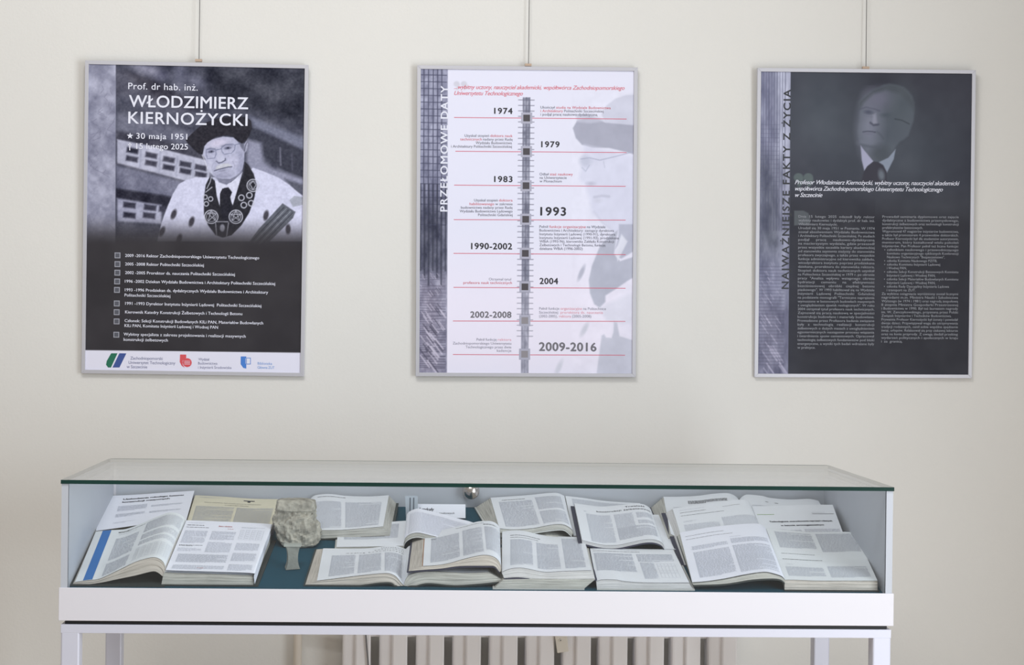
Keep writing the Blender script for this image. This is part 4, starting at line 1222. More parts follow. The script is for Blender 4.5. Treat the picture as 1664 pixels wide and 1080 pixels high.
def block_mesh(mb, ft, fb, bt, bb, yf, yb, left):
    """solid stack of leaves; the cut edges get UVs so that the leaves show"""
    F, Fb, B, Bb = resample(ft), resample(fb), resample(bt), resample(bb)
    Fb[:, 1] = np.maximum(Fb[:, 1], .003); Bb[:, 1] = np.maximum(Bb[:, 1], .003)
    Fb[:, 1] = np.minimum(Fb[:, 1], F[:, 1] - .0012); Bb[:, 1] = np.minimum(Bb[:, 1], B[:, 1] - .0012)
    Fb[:, 1] = np.maximum(Fb[:, 1], .0015); F[:, 1] = np.maximum(F[:, 1], Fb[:, 1] + .001)
    Bb[:, 1] = np.maximum(Bb[:, 1], .0015); B[:, 1] = np.maximum(B[:, 1], Bb[:, 1] + .001)
    n, K = NS, 7
    z = lambda c, y: [(a, y, bedz(y) + h) for a, h in c]
    V, f, uv = [], [], []

    def grid(rows, flip, tuv):
        base = len(V)
        for r in rows: V.extend(r)
        R_ = len(rows); C_ = len(rows[0])
        for j in range(R_ - 1):
            for i in range(C_ - 1):
                q = [(j, i), (j, i + 1), (j + 1, i + 1), (j + 1, i)]
                if flip: q = q[::-1]
                f.append(tuple(base + a * C_ + b for a, b in q))
                uv.extend([tuv(a / (R_ - 1), b / (C_ - 1)) for a, b in q])
    # front face, layers jittered so the leaves stand uneven
    for (T_, B_, y, fl) in ((F, Fb, yf, True), (B, Bb, yb, False)):
        rows = []
        for k_ in range(K + 1):
            t = k_ / K
            c = T_ * (1 - t) + B_ * t
            j_ = random.uniform(-.0007, .0007) if 0 < k_ < K else 0
            rows.append([(a, y + j_, bedz(y) + h) for a, h in c])
        grid(rows, not fl, lambda a, b: (b * 2.2, a))
    grid([z(F, yf), z(B, yb)], False, lambda a, b: (b * 2, .5))
    grid([z(Fb, yf), z(Bb, yb)], True, lambda a, b: (b * 2, .5))
    e = 0 if left else -1
    i_ = -1 if left else 0
    for ee in (e, i_):
        rows = []
        for k_ in range(K + 1):
            t = k_ / K
            a = F[ee] * (1 - t) + Fb[ee] * t; b = B[ee] * (1 - t) + Bb[ee] * t
            rows.append([(a[0] * (1 - w) + b[0] * w, yf * (1 - w) + yb * w, bedz(yf * (1 - w) + yb * w) + a[1] * (1 - w) + b[1] * w) for w in np.linspace(0, 1, 5)])
        grid(rows, (ee == e) != left, lambda a, b: (b * 2, a))
    mb.add(V, f)
    mb.uv = uv
    return Fb, Bb


def cover_mesh(mb, Fb, Bb, yf, yb, left, over=.004, t=.0026, straight=False):
    F, B = Fb.copy(), Bb.copy()
    k = 0 if left else -1
    for c in (F, B):
        c[k, 0] += -over if left else over
    F[:, 1] = np.maximum(F[:, 1] - .0004, t + .0002); B[:, 1] = np.maximum(B[:, 1] - .0004, t + .0002)
    ya, yc = yf - .002, yb + .002
    n = NS
    V = [(a, ya, bedz(ya) + h) for a, h in F] + [(a, yc, bedz(yc) + h) for a, h in B]
    V += [(a, b, c_ - t) for a, b, c_ in V]
    f = []
    for i in range(n - 1):
        f += [(i, i + 1, n + i + 1, n + i), (2 * n + i, 3 * n + i, 3 * n + i + 1, 2 * n + i + 1), (i, 2 * n + i, 2 * n + i + 1, i + 1), (n + i, n + i + 1, 3 * n + i + 1, 3 * n + i)]
    f += [(0, n, 3 * n, 2 * n), (n - 1, 3 * n - 1, 4 * n - 1, 2 * n - 1)]
    mb.add(V, f)


class Book:
    def __init__(s, label, x, yf, group='open books and journals in the display case', name='open_book', cat='book'):
        s.root = tag(empty(name, (x, yf, bedz(yf))), label, cat, group)

    def half(s, side, ft, bt, yf, yb, fb=None, bb=None, th=.01, paper=M_paper, edge=M_edge, cover=M_dgrn, lift=.0012, h=.29, w=.21, over=.004, page=True):
        left = side == 'L'
        ft_ = resample(ft)
        if fb is None: fb = [(a, max(.002, b - th)) for a, b in ft_]
        if bb is None:
            bt_, fb_ = resample(bt), resample(fb)
            bb = [(bt_[i, 0] + (fb_[i, 0] - ft_[i, 0]) * .6, bt_[i, 1] + (fb_[i, 1] - ft_[i, 1])) for i in range(NS)]
        bt = [(a, max(b, .004)) for a, b in bt]
        m = MB()
        Fb, Bb = block_mesh(m, ft, fb, bt, bb, yf, yb, left)
        o = m.obj('page_block', edge, s.root)
        uvl = o.data.uv_layers.new(name='UVMap')
        uvl.data.foreach_set('uv', np.array(m.uv, np.float32).ravel())
        if cover is not None:
            cm = MB(); cover_mesh(cm, Fb, Bb, yf, yb, left, over)
            cm.obj('cover', cover, s.root)
        if not page: return None, None
        sh = Sheet([(a, max(b, .0028)) for a, b in ft], bt, yf, yb, lift)
        pm = MB(); sh.mesh(pm)
        po = pm.obj('page', paper, s.root, smooth=True)
        return PagePrint(sh, w, h), po


def sheet_obj(name, sh, paper, root, nv=10):
    m = MB(); sh.mesh(m, nv)
    return m.obj(name, paper, root, smooth=True)


# --- cream journal at the back left, with a loose white sheet on its left page
bA = Book('open journal with a yellowed cream right page, behind the thick volume at the left end', -.68, .30)
pr, po = bA.half('L', [(-.885, .006), (-.80, .012), (-.72, .022), (-.680, .016)], [(-.885, .006), (-.80, .012), (-.72, .020), (-.688, .016)], .31, .572, th=.01, paper=M_cream, edge=M_edgec, cover=M_navy)
pr, po = bA.half('R', [(-0.6714,0.0385),(-0.6160,0.0375),(-0.5307,0.0368),(-0.4724,0.0387)], [(-0.6827,0.0264),(-0.6160,0.0234),(-0.5447,0.0192),(-0.4742,0.0183)], .30, .575, th=.012, paper=M_cream, edge=M_edgec, cover=M_navy, h=.275)
pr.head('Wpływ warunków dojrzewania betonu na wytrzymałość', .13, .80, .225, .0042, .01)
pr.head('w konstrukcjach masywnych', .38, .66, .285, .0042, .01)
pr.head('T', .60, .70, .150, .013, .07)
pr.bar(.585, .715, .085, .11, 'headline', 3)
pr.block(.06, .34, .045, .075, 'body_text', .004)
pr.block(.05, .50, .34, .99); pr.block(.53, .96, .34, .99)
pr.build(po)
shA = tag(empty('printed_sheet', (-.78, .33, bedz(.33))), 'loose white sheet with a two-line bold title lying over the back left journal', 'sheet of paper')
sA = Sheet([(-0.8826,0.0168),(-0.8193,0.0259),(-0.7481,0.0366),(-0.6725,0.0444)], [(-0.8988,0.0214),(-0.8294,0.0251),(-0.7539,0.0311),(-0.6843,0.0362)], .33, .575, .0025)
po = sheet_obj('paper', sA, M_paperc, shA)
pr = PagePrint(sA, .2, .25)
pr.head('Uszkodzenia młodego betonu', .20, .89, .155, .0095, .03)
pr.head('konstrukcji masywnych', .20, .74, .245, .0095, .03)
pr.block(.17, .50, .34, .50); pr.block(.17, .50, .58, .68); pr.block(.55, .90, .40, .46); pr.block(.17, .42, .82, .86); pr.block(.55, .9, .6, .66)
pr.block(.02, .1, .03, .05)
pr.build(po)

# --- thick bound volume front left with a blue striped page
b = Book('thick open bound volume with a bright blue stripe down its arched left page', -.685, .035)
pr, po = b.half('L', [(-0.8738,0.0062),(-0.8447,0.0104),(-0.8249,0.0125),(-0.8051,0.0207),(-0.7762,0.0349),(-0.7465,0.0498),(-0.7221,0.0580),(-0.7022,0.0608),(-0.6875,0.0542),(-0.6801,0.0423),(-0.6807,0.0316)], [(-0.8809,0.0202),(-0.8532,0.0233),(-0.8120,0.0265),(-0.7757,0.0396),(-0.7496,0.0513),(-0.7231,0.0623),(-0.7070,0.0660),(-0.6913,0.0638),(-0.6784,0.0562),(-0.6712,0.0477)], .035, .32, fb=[(-0.8784,-0.0005),(-0.8248,0.0052),(-0.7852,0.0135),(-0.7462,0.0218),(-0.7072,0.0314),(-0.6939,0.0275),(-0.6858,0.0209)], paper=M_paperg, edge=M_edgec, cover=None)
pr.bar(.075, .165, .005, .995, 'blue_stripe', 12)
pr.block(.25, .55, .055, .085, 'rules', .0035, .5); pr.block(.26, .50, .11, .125)
pr.block(.25, .50, .2, .66); pr.block(.25, .50, .72, .97)
pr.block(.56, .96, .05, .30); pr.block(.56, .96, .34, .47); pr.block(.56, .96, .50, .60)
pr.table(.56, .95, .66, .93, 6, 7)
pr.build(po)
m = MB()
cl = [(-.889, .0045), (-.70, .0045), (-.680, .0045)]
cover_mesh(m, resample([(a, .003) for a, _ in cl]), resample([(a, .003) for a, _ in cl]), .03, .325, True, .0)
m.obj('cover', M_dgrn, b.root)
pr, po = b.half('R', [(-0.6833,0.0289),(-0.6514,0.0278),(-0.5850,0.0263),(-0.4905,0.0237)], [(-0.6711,0.0434),(-0.4739,0.0263)], .035, .32, fb=[(-.688, .0035), (-.49, .0035)], bb=[(-.676, .0035), (-.474, .0035)], paper=M_paper, edge=M_edge, cover=M_dgrn, over=.011)
po2 = MB()
sh2 = tag(empty('printed_sheet', (-.58, .03, bedz(.03))), 'loose white printed sheet on the thick volume, its right edge hanging over the side', 'sheet of paper')
s2_ = Sheet([(-0.6786,0.0334),(-0.6508,0.0323),(-0.5845,0.0308),(-0.4928,0.0281),(-0.4887,0.0215),(-0.4859,0.0041)], [(-0.6699,0.0495),(-0.5888,0.0473),(-0.4790,0.0425),(-0.4746,0.0368),(-0.4723,0.0240)], .03, .31, .003)
po = sheet_obj('paper', s2_, M_paperc, sh2)
pr = PagePrint(s2_, .215, .285)
pr.block(.03, .37, .045, .06, 'body_text'); pr.block(.03, .33, .085, .115, 'rules', .0045, .5); pr.head('Beton i zbrojenie', .36, .50, .115, .005, .02, 'red_text')
pr.block(.03, .42, .135, .155, 'rules', .0045, .4); pr.block(.46, .56, .15, .16, 'red_text')
pr.block(.03, .27, .21, .47); pr.block(.03, .27, .50, .53, 'rules', .004, .4); pr.block(.03, .27, .56, .63)
pr.block(.31, .56, .21, .39); pr.block(.31, .56, .43, .64); pr.block(.06, .56, .68, .84, fill=.6); pr.block(.05, .56, .89, .97, fill=.5)
pr.block(.60, .84, .10, .13); pr.table(.60, .84, .16, .36, 4, 5); pr.block(.60, .84, .43, .58); pr.block(.60, .84, .63, .79); pr.block(.60, .84, .85, .97)
pr.block(.30, .40, .93, .95, 'red_text')
pr.build(po)

# --- book C behind the concrete lump
b = Book('open thick book whose left side is hidden behind the concrete lump', -.39, .335)
pr, po = b.half('R', [(-0.3831,0.0134),(-0.3753,0.0214),(-0.3127,0.0234),(-0.2595,0.0278),(-0.2141,0.0321)], [(-0.4072,0.0105),(-0.3975,0.0212),(-0.3854,0.0290),(-0.3511,0.0323),(-0.3093,0.0281),(-0.2530,0.0271),(-0.2043,0.0305)], .335, .575, fb=[(-.380, .003), (-.286, .008), (-.198, .012)], bb=[(-.405, .003), (-.314, .009), (-.186, .012)], edge=M_edge, cover=M_dgrn, paper=M_paper, h=.24, w=.19, over=.006)
pr.block(.16, .72, .06, .09, 'rules', .0045, .5)
pr.block(.06, .44, .20, .95); pr.block(.49, .93, .20, .95)
pr.build(po)
b.half('L', [(-.435, .005), (-.40, .010), (-.384, .008)], [(-.45, .005), (-.42, .010), (-.408, .008)], .338, .572, th=.006, page=False)

# --- small booklet H
b = Book('small open booklet with a rounded hump, between the thick book and the white card', -.161, .24)
pr, po = b.half('L', [(-.320, .006), (-.24, .008), (-.18, .010), (-.165, .010)], [(-.322, .007), (-.249, .008), (-.178, .014), (-.161, .015)], .268, .43, th=.004, h=.19, w=.15, cover=M_wcov)
pr.block(.1, .9, .1, .7)
pr.build(po)
pr, po = b.half('R', [(-.165, .016), (-.161, .029), (-.149, .038), (-.132, .041), (-.112, .037), (-.075, .028), (-.040, .018), (-.005, .010)], [(-0.1606,0.0203),(-0.1582,0.0321),(-0.1481,0.0400),(-0.1318,0.0446),(-0.1136,0.0413),(-0.0766,0.0328),(-0.0440,0.0234),(-0.0144,0.0165),(-0.0001,0.0121)], .268, .43, th=.007, h=.19, w=.16, cover=M_wcov, paper=M_paperc)
pr.block(.12, .93, .14, .95, pitch=.0045, fill=.3)
pr.build(po)

# --- white card and small carton at the back
cd = tag(empty('title_card', (-.08, .50, bedz(.50))), 'white folded card with black lettering standing behind the small booklet', 'card')
ca_, cb_, cc_ = (-0.1372,1.0544), (-0.0165,1.0554), (-0.0157,1.0225)
zt_, zb_ = ca_[1], cc_[1]
xl = ca_[0] - .004
zb_ = max(zb_, bedz(.485))
m = MB()
m.add([(xl, .485, zb_), (cb_[0], .485, zb_), (cb_[0], .50, zt_), (xl, .50, zt_), (xl, .5006, zt_), (cb_[0], .5006, zt_), (cb_[0], .525, bedz(.525)), (xl, .525, bedz(.525)),
       (xl, .4856, zb_), (cb_[0], .4856, zb_), (cb_[0], .5244, bedz(.5244)), (xl, .5244, bedz(.5244)), (xl, .5003, zt_ - .001), (cb_[0], .5003, zt_ - .001)],
      [(0, 1, 2, 3), (3, 2, 5, 4), (4, 5, 6, 7), (8, 12, 13, 9), (12, 11, 10, 13), (0, 8, 9, 1), (7, 6, 10, 11)])
co = m.obj('folded_card', M_paperc, cd)


def on_card(x, z):
    t = (z - zb_) / (zt_ - zb_)
    return (x, .485 + .015 * t - .0006, z)


def card_text(st, x0_, x1_, z, cap, bold):
    g_, f = fit_text(st, x1_ - x0_, cap, bold, .2)
    MB().add([(lambda q: (q[0], q[1] - l_, q[2]))(on_card(x0_ + a, z + b_)) for a, b_, l_ in g_], f).obj('lettering', M_inkb, co)


card_text('Artykuły', -.132, -.094, (-0.1011,1.0392)[1], .0066, .03)
card_text('w czasopismach naukowych', -.140, -.044, (-0.0711,1.0320)[1], .0042, .01)
bxo = tag(empty('small_carton', (-.145, .49, bedz(.49))), 'small upright grey carton with dark vertical stripes beside the white card', 'carton')
e0, e1, e2 = (-0.1636,1.0766), (-0.1330,1.0768), (-0.1607,1.0252)
zz = bedz(.47) + .001
MB().add([(e2[0], .47, zz), (e1[0], .47, zz), (e1[0], .47, e0[1]), (e0[0], .47, e0[1]), (e2[0], .483, bedz(.483) + .0005), (e1[0], .483, bedz(.483) + .0005), (e1[0], .483, e0[1]), (e0[0], .483, e0[1])],
         [(0, 1, 2, 3), (5, 4, 7, 6), (3, 2, 6, 7), (0, 3, 7, 4), (1, 5, 6, 2), (0, 4, 5, 1)]).obj('box', mat('grey_carton', (182, 192, 204), .7), bxo)
for xx in (.34, .62):
    w_ = e1[0] - e0[0]
    MB().box(e0[0] + w_ * xx, e0[0] + w_ * (xx + .11), .4696, .47, zz + .008, e0[1] - .004).obj('stripe', mat('dark_stripe', (104, 112, 124), .7), bxo)

# --- F: front book with the rising heading
b = Book('open book with an arched left page headed in bold, front left of centre', -.163, .04)
pr, po = b.half('L', [(-0.3521,0.0108),(-0.3001,0.0179),(-0.2507,0.0242),(-0.2132,0.0279),(-0.1958,0.0280),(-0.1810,0.0221),(-0.1688,0.0085),(-0.1634,0.0015)], [(-0.3504,-0.0100),(-0.3232,-0.0069),(-0.2846,-0.0009),(-0.2459,0.0052),(-0.2101,0.0098),(-0.1814,0.0107),(-0.1655,0.0058),(-0.1596,-0.0042)], .04, .265, fb=[(-0.3773,-0.0041),(-0.2998,-0.0022),(-0.2504,0.0042),(-0.2130,0.0091),(-0.1889,0.0080),(-0.1780,-0.0054)], edge=M_edgec, paper=M_paper, h=.26, w=.2, cover=M_dgrn)
pr.head('Ustalenia', .70, .97, .075, .0062, .0)
pr.head('konstrukcji', .62, .97, .13, .0062, .0)
pr.head('według budowlanych', .28, .97, .19, .0062, .0)
pr.block(.12, .40, .24, .92); pr.block(.44, .70, .24, .92); pr.block(.74, .96, .24, .92)
pr.build(po)
pr, po = b.half('R', [(-0.1634,0.0015),(-0.1615,0.0109),(-0.1529,0.0243),(-0.1376,0.0298),(-0.1195,0.0326),(-0.0914,0.0328),(-0.0632,0.0321),(-0.0256,0.0306),(0.0209,0.0327)], [(-.160, .004), (-.15, .012), (-.12, .016), (-.05, .014), (.02, .012)], .04, .265, fb=[(-0.1526,-0.0065),(-0.1339,0.0037),(-0.1072,0.0086),(-0.0535,0.0043),(-0.0065,0.0073),(0.0566,0.0138)], edge=M_edge, paper=M_paper, h=.26, w=.2, cover=M_dgrn)
pr.block(.1, .5, .08, .96); pr.block(.55, .93, .08, .96)
pr.build(po)

# --- L: book at the front centre right
b = Book('open book at the front edge whose left half lies under another open book', .256, .03)
b.half('L', [(0.0533,0.0206),(0.1177,0.0219),(0.2345,0.0214),(0.2534,0.0228)], [(.053, .012), (.118, .013), (.235, .013), (.262, .012)], .03, .26, fb=[(0.0342,-0.0002),(0.2302,-0.0001)], edge=M_edge, cover=M_wcov, page=False)
pr, po = b.half('R', [(0.2561,0.0178),(0.2695,0.0216),(0.2998,0.0214),(0.3194,0.0182),(0.3692,0.0156),(0.4596,0.0163)], [(.265, .010), (.285, .011), (.32, .010), (.386, .009), (.458, .009)], .03, .262, fb=[(0.2576,0.0019),(0.4678,0.0034)], edge=M_edgew, paper=M_paper, h=.24, w=.2, cover=M_wcov)
pr.block(.03, .93, .035, .05, 'body_text'); pr.block(.03, .95, .09, .115, 'rules', .0055, .3)
pr.block(.03, .48, .16, .72, fill=.5); pr.block(.53, .95, .16, .40, fill=.5); pr.block(.54, .70, .42, .9); pr.table(.73, .93, .45, .86, 5, 2)
pr.build(po)

# --- G: open book lying on F and L
b = Book('open book with an orange edge mark lying on top of two others, front centre', .05, .035)
pr, po = b.half('L', [(-0.1218,0.0465),(-0.0916,0.0486),(-0.0635,0.0536),(-0.0355,0.0618),(-0.0074,0.0688),(0.0113,0.0716),(0.0288,0.0690),(0.0410,0.0611),(0.0478,0.0491),(0.0480,0.0370)], [(-0.1154,0.0249),(-0.0939,0.0260),(-0.0537,0.0355),(-0.0279,0.0415),(-0.0063,0.0474),(0.0119,0.0513),(0.0354,0.0521),(0.0498,0.0470),(0.0582,0.0371),(0.0593,0.0292)], .035, .32, fb=[(-0.1530,0.0360),(-0.1196,0.0391),(-0.0822,0.0421),(-0.0501,0.0470),(-0.0259,0.0485),(0.0112,0.0489),(0.0317,0.0485),(0.0371,0.0450),(0.0449,0.0356)], bb=[(-.144, .014), (-.09, .018), (-.03, .026), (.02, .032), (.056, .018)], edge=M_edgec, paper=M_paper, cover=M_navy, w=.2)
pr.block(.38, .96, .05, .075, 'rules', .0042, .4); pr.block(.72, .97, .09, .12, 'rules', .0042, .4)
pr.head('W', .07, .14, .26, .007, .0)
pr.block(.08, .42, .20, .92); pr.block(.46, .70, .17, .92); pr.block(.73, .96, .17, .84)
pr.build(po)
q0 = sh_mark = Sheet([(-0.1218,0.0465),(-0.0916,0.0486),(-0.0635,0.0536),(-0.0355,0.0618),(-0.0074,0.0688),(0.0113,0.0716),(0.0288,0.0690),(0.0410,0.0611),(0.0478,0.0491),(0.0480,0.0370)], [(-0.1154,0.0249),(-0.0939,0.0260),(-0.0537,0.0355),(-0.0279,0.0415),(-0.0063,0.0474),(0.0119,0.0513),(0.0354,0.0521),(0.0498,0.0470),(0.0582,0.0371),(0.0593,0.0292)], .035, .32, .0)
P_ = [q0.at(np.array([0.0]), np.array([v_]), .0)[0] for v_ in np.linspace(.0, .98, 9)]
m = MB()
for i in range(8):
    a, c_ = P_[i], P_[i + 1]
    m.add([(a[0] - .0022, a[1], a[2] - .0005), (a[0], a[1], a[2] - .0002), (c_[0], c_[1], c_[2] - .0002), (c_[0] - .0022, c_[1], c_[2] - .0005)], [(3, 2, 1, 0)])
m.obj('edge_ribbon', mat('rusty_orange', (176, 112, 66), .7), b.root)
pr, po = b.half('R', [(0.0499,0.0346),(0.0654,0.0411),(0.0868,0.0444),(0.1079,0.0420),(0.1286,0.0376),(0.1501,0.0353),(0.1926,0.0378),(0.2456,0.0398)], [(0.0645,0.0271),(0.0803,0.0301),(0.1034,0.0310),(0.1261,0.0276),(0.1533,0.0213),(0.1829,0.0178),(0.2170,0.0169),(0.2566,0.0164)], .035, .32, fb=[(0.0549,0.0223),(0.0871,0.0243),(0.1288,0.0204),(0.1718,0.0204),(0.2539,0.0217)], edge=M_edgew, paper=M_paper, cover=M_navy)
pr.block(.10, .70, .13, .15, 'rules', .0045, .6); pr.block(.10, .66, .19, .205, 'rules', .0045, .4)
pr.block(.10, .36, .25, .92); pr.block(.41, .67, .25, .94); pr.block(.72, .95, .07, .93)
pr.build(po)

# --- K: open book right of centre, second row
b = Book('open book headed in bold black, second row right of centre, with a dark cover edge', .436, .26)
pr, po = b.half('L', [(0.2465,0.0294),(0.2622,0.0253),(0.2937,0.0191),(0.3279,0.0187),(0.3573,0.0246),(0.3891,0.0314),(0.4119,0.0322),(0.4291,0.0266),(0.4364,0.0181)], [(0.2497,0.0384),(0.2855,0.0335),(0.3187,0.0307),(0.3639,0.0349),(0.3971,0.0382),(0.4198,0.0369),(0.4350,0.0280),(0.4397,0.0190)], .26, .50, th=.006, edge=M_edgew, paper=M_paper, cover=M_navy, over=.009, h=.24, w=.21)
pr.head('Trwałość', .62, .86, .085, .0075, .02)
pr.head('konstrukcji żelbetowych', .26, .93, .165, .0075, .02)
pr.block(.10, .14, .17, .2)
pr.block(.12, .42, .24, .96); pr.block(.46, .69, .24, .80); pr.block(.73, .93, .24, .40); pr.block(.73, .93, .46, .56); pr.block(.46, .93, .60, .9, fill=.6)
pr.build(po)
pr, po = b.half('R', [(.436, .010), (.455, .010), (.50, .008), (.61, .007)], [(.440, .012), (.455, .012), (.50, .010), (.61, .008)], .26, .50, th=.007, edge=M_edgew, paper=M_paper, cover=M_navy)

# --- J: rear centre book
b = Book('open book with two plain text columns in the back row right of the chrome knob', .232, .32)
pr, po = b.half('L', [(0.0579,0.0350),(0.0918,0.0329),(0.1372,0.0363),(0.1710,0.0431),(0.1941,0.0462),(0.2122,0.0441),(0.2282,0.0340),(0.2305,0.0263)], [(0.0477,0.0266),(0.0936,0.0301),(0.1420,0.0340),(0.1899,0.0393),(0.2144,0.0395),(0.2314,0.0328)], .32, .575, fb=[(.045, .018), (.092, .020), (.15, .030), (.194, .036), (.212, .034), (.228, .020)], bb=[(.012, .004), (.1, .008), (.17, .012), (.228, .008)], edge=M_edge, paper=M_paper, cover=M_wcov, h=.25, w=.18)
pr.block(.14, .65, .10, .125, 'rules', .0045, .5)
pr.block(.09, .53, .16, .93); pr.block(.58, .93, .10, .50); pr.block(.58, .93, .55, .93)
pr.build(po)
b.half('L', [(.045, .012), (.092, .012), (.13, .015), (.165, .021), (.20, .018), (.226, .010)], [(.03, .004), (.092, .006), (.165, .008), (.225, .005)], .316, .56, th=.010, edge=M_edge, cover=M_wcov, page=False)
pr, po = b.half('R', [(.234, .012), (.27, .014), (.33, .012), (.42, .012)], [(0.2337,0.0328),(0.2744,0.0286),(0.3359,0.0207),(0.4204,0.0160)], .34, .575, th=.01, edge=M_edge, paper=M_paper, cover=M_wcov, h=.24)
pr.block(.08, .9, .06, .9)
pr.build(po)

# --- M: rear right book
b = Book('open grey book in the back row behind the two large right-hand books', .668, .33)
pr, po = b.half('L', [(.462, .022), (.475, .017), (.52, .015), (.58, .016), (.63, .018), (.655, .018), (.664, .014)], [(0.4787,0.0328),(0.5187,0.0331),(0.5649,0.0357),(0.5987,0.0406),(0.6334,0.0432),(0.6511,0.0400),(0.6636,0.0320),(0.6667,0.0274)], .33, .575, fb=[(.452, .004), (.52, .004), (.66, .004)], bb=[(.448, .006), (.52, .006), (.664, .006)], edge=M_edge, paper=M_paper, cover=M_navy, over=.010, h=.25, w=.2)
pr.block(.30, .80, .12, .20, 'rules', .004, .5); pr.block(.1, .48, .27, .95); pr.block(.53, .92, .27, .95)
pr.build(po)
pr, po = b.half('R', [(.668, .020), (.70, .024), (.75, .022), (.86, .020)], [(0.6698,0.0289),(0.6789,0.0367),(0.6906,0.0399),(0.7252,0.0371),(0.7461,0.0321),(0.7948,0.0285),(0.8435,0.0304),(0.8675,0.0260)], .33, .575, th=.015, edge=M_edge, paper=M_paper, cover=M_navy, h=.25, w=.2)
pr.block(.3, .36, .14, .17, 'rules', .004, .6); pr.block(.42, .5, .13, .16, 'rules', .004, .6); pr.block(.1, .48, .27, .95); pr.block(.53, .92, .27, .95)
pr.build(po)

# --- N: upper of the two large right-hand books
b = Book('open white journal with bold title and green line under the front right book', .676, .18)
nl_f = [(.470, .009), (.52, .014), (.57, .018), (.62, .023), (.65, .025), (.668, .022), (.676, .014)]
pr, po = b.half('L', [(.482, .009)] + nl_f[1:], [(0.4850,0.0402),(0.5240,0.0460),(0.5689,0.0524),(0.6131,0.0587),(0.6348,0.0625),(0.6574,0.0627),(0.6709,0.0585),(0.6755,0.0508)], .18, .46, fb=[(.472, .003), (.52, .003), (.60, .004), (.676, .004)], bb=[(.468, .030), (.52, .034), (.60, .042), (.674, .038)], edge=M_edgew, paper=M_paper, cover=M_navy, over=.010, w=.2, h=.28)
pr.block(.07, .58, .055, .065, 'body_text'); pr.block(.07, .60, .10, .12, 'rules', .005, .25); pr.block(.60, .96, .085, .095, 'rules', .003, .3); pr.block(.07, .96, .16, .18, 'rules', .005, .25)
pr.block(.08, .25, .27, .30); pr.block(.07, .50, .34, .95); pr.block(.54, .96, .28, .95)
pr.build(po)
pr, po = b.half('R', [(.677, .010), (.70, .009), (.75, .009), (.86, .009)], [(0.6771,0.0488),(0.6826,0.0477),(0.7462,0.0494),(0.8177,0.0523),(0.8757,0.0528)], .18, .46, fb=[(.677, .004), (.86, .004)], bb=[(.677, .038), (.87, .040)], edge=M_edgew, paper=M_paper, cover=M_wcov, w=.2, h=.28)
pr.block(.04, .38, .15, .175, 'green_text', .0045, .5)
pr.block(.71, .97, .13, .155, 'body_text', .0035, .5); pr.bar(.71, .97, .165, .17, 'rules', 6)
pr.head('Technologiczne uwarunkowania naprężeń własnych', .15, .92, .305, .0062, .03)
pr.head('w betonie samozagęszczalnym', .27, .80, .375, .0062, .03)
pr.block(.04, .50, .43, .78, fill=.55); pr.block(.54, .97, .43, .56, fill=.55); pr.block(.75, .9, .74, .76)
pr.block(.04, .97, .84, .98)
pr.build(po)

# --- O: front right book
b = Book('large open book at the front right corner, its left pages raised above the bed', .669, .03)
pr, po = b.half('L', [(0.4663,0.0150),(0.4987,0.0179),(0.5384,0.0242),(0.5782,0.0325),(0.6079,0.0375),(0.6282,0.0390),(0.6472,0.0351),(0.6621,0.0301),(0.6690,0.0238)], [(0.4815,0.0263),(0.5461,0.0389),(0.5888,0.0442),(0.6316,0.0483),(0.6636,0.0492),(0.6767,0.0458),(0.6837,0.0401)], .03, .32, fb=[(0.4691,0.0123),(0.5379,0.0155),(0.5945,0.0246),(0.6364,0.0276),(0.6595,0.0258),(0.6690,0.0191)], bb=[(.476, .021), (.546, .031), (.60, .037), (.66, .041), (.684, .034)], edge=M_edge, paper=M_paperc, cover=M_dgrn, over=.001, lift=.0032)
pr.block(.05, .80, .10, .115, 'rules', .005, .22); pr.block(.05, .95, .165, .18, 'rules', .005, .22)
pr.block(.07, .14, .37, .385); pr.block(.53, .75, .24, .25)
pr.block(.09, .49, .32, .40, fill=.5); pr.block(.09, .49, .44, .93, fill=.5); pr.block(.53, .95, .28, .38, fill=.5); pr.block(.53, .95, .42, .95, fill=.5)
pr.build(po)
pr, po = b.half('R', [(0.6690,0.0238),(0.6906,0.0240),(0.7435,0.0224),(0.8072,0.0228),(0.8737,0.0233)], [(0.6855,0.0401),(0.7409,0.0362),(0.7963,0.0323),(0.8662,0.0336),(0.8969,0.0327)], .03, .32, fb=[(.669, .0035), (.874, .0035)], bb=[(.69, .027), (.74, .025), (.895, .020)], edge=M_edgec, paper=M_paperg, cover=M_dgrn, over=.003)
pr.block(.08, .49, .05, .38, fill=.5); pr.block(.54, .97, .04, .43, fill=.5)
pr.block(.07, .68, .49, .505, 'rules', .005, .25); pr.block(.06, .80, .60, .62, 'rules', .005, .35)
pr.block(.08, .2, .70, .715); pr.block(.06, .47, .75, .93, fill=.5); pr.block(.52, .95, .72, .94, fill=.5)
pr.build(po)

# ------------------------------------------------------------------ concrete lump and briquette
from mathutils import noise as mn
M_rock = mat('rough_concrete', (166, 163, 153), .95, spec=.2, noise=.42, nscale=42, bump=1, bscale=120)
M_briq = mat('cement_briquette', (140, 143, 138), .9, spec=.2, noise=.1, nscale=80, bump=.5, bscale=200)


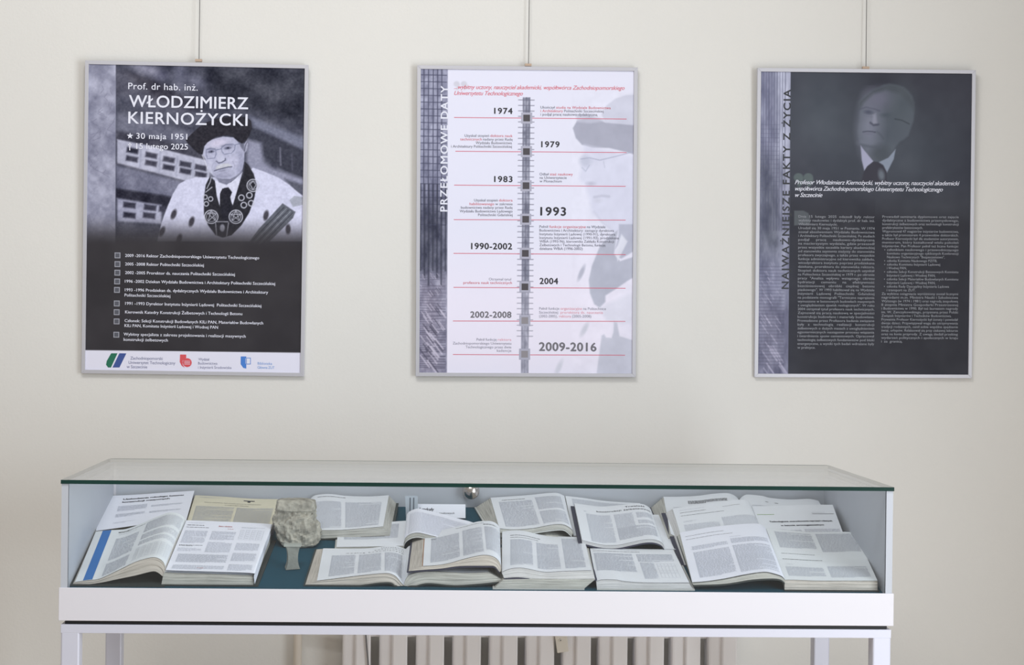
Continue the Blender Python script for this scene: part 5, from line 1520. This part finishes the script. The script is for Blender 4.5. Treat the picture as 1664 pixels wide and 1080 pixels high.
def lump(label):
    c0 = (-0.4176,1.0189)
    n = 64
    V, f = [], []
    rx, ry = .053, .046
    zb0 = bedz(.27) + .002
    ht = (-0.4183,1.0833)[1] - zb0
    # rings from the bottom up
    prof = [(0, .30, .0), (.01, .72, .003), (.08, .93, .006), (.22, 1.03, .004), (.38, 1.0, .0), (.55, .95, -.002), (.68, .90, .0), (.74, .865, .001), (.79, .90, .001), (.88, .88, .002), (.965, .84, .001), (.992, .72, .0), (1.0, .2, .0)]
    ts = np.linspace(0, 1, n)
    P_ = np.array(prof)
    idx = np.linspace(0, len(prof) - 1, n)
    for k_ in idx:
        t = np.interp(k_, range(len(prof)), P_[:, 0]); r = np.interp(k_, range(len(prof)), P_[:, 1]); ox = np.interp(k_, range(len(prof)), P_[:, 2])
        for j in range(72):
            a = 2 * math.pi * j / 72
            sq = 1 / max(abs(math.cos(a)), abs(math.sin(a))) ** .55
            x, y, z = rx * r * math.cos(a) * sq, ry * r * math.sin(a) * sq, ht * t
            rough = .35 if t > .78 else 1.0
            d = mn.noise(Vector((x, y, z)) * 28 + Vector((3, 1, 7))) * .008 * rough - abs(mn.noise(Vector((x, y, z)) * 62)) * .011 * rough + mn.noise(Vector((x, y, z)) * 150) * .004 * rough
            q = 1 + d / math.hypot(x, y)
            if r < .4: q = 1
            lean = .006 * (1 - t) - .001
            zz_ = zb0 + z + (bedz(.31 + y) - bedz(.27)) * max(0, 1 - t * 1.0)
            V.append((c0[0] + ox + lean + x * q, .31 + y * q, zz_ + (d * .5 if 0 < t < 1 else 0)))
    for i in range(n - 1):
        for j in range(72):
            f.append((i * 72 + j, i * 72 + (j + 1) % 72, (i + 1) * 72 + (j + 1) % 72, (i + 1) * 72 + j))
    f.append(tuple(range(71, -1, -1))); f.append(tuple((n - 1) * 72 + j for j in range(72)))
    o = MB().add(V, f).obj('concrete_lump', M_rock)
    return tag(o, label, 'concrete sample')


lump('rough grey-green lump of broken concrete standing between the books')
q = (-0.4129,0.9620)
yb_ = .145
prof = []
hh = .049
for t in np.linspace(0, 1, 13):
    w_ = .0112 + .0052 * abs(2 * t - 1) ** 2.2
    prof.append((w_, t * hh))
m = MB()
pts = [(-w_ * .95, z_) for w_, z_ in prof] + [(w_ * 1.0, z_) for w_, z_ in prof[::-1]]
n = len(pts)
zz = bedz(.15) + .0008
rot = .22
V = []
for y_ in (-.009, .009):
    for x_, z_ in pts:
        V.append((q[0] + x_ * math.cos(rot) - y_ * math.sin(rot), yb_ + x_ * math.sin(rot) + y_ * math.cos(rot), zz + z_ + .012 * (z_ / hh) * 0 + BSL * (y_ + x_ * math.sin(rot)) * (1 - z_ / hh)))
m.add(V, [tuple(range(n))[::-1], tuple(range(n, 2 * n))] + [(i, (i + 1) % n, n + (i + 1) % n, n + i) for i in range(n)])
bo = tag(empty('cement_briquette', (q[0], yb_, zz)), 'small waisted cement test specimen in front of the concrete lump', 'concrete sample')
m.obj('body', M_briq, bo)
MB().box(q[0] - .0185, q[0] + .0195, yb_ - .0125, yb_ + .0125, zz + hh, zz + hh + .006).obj('cap', mat('pale_cement_cap', (168, 172, 166), .9, bump=.4), bo)
bpy.data.objects.remove(_to)
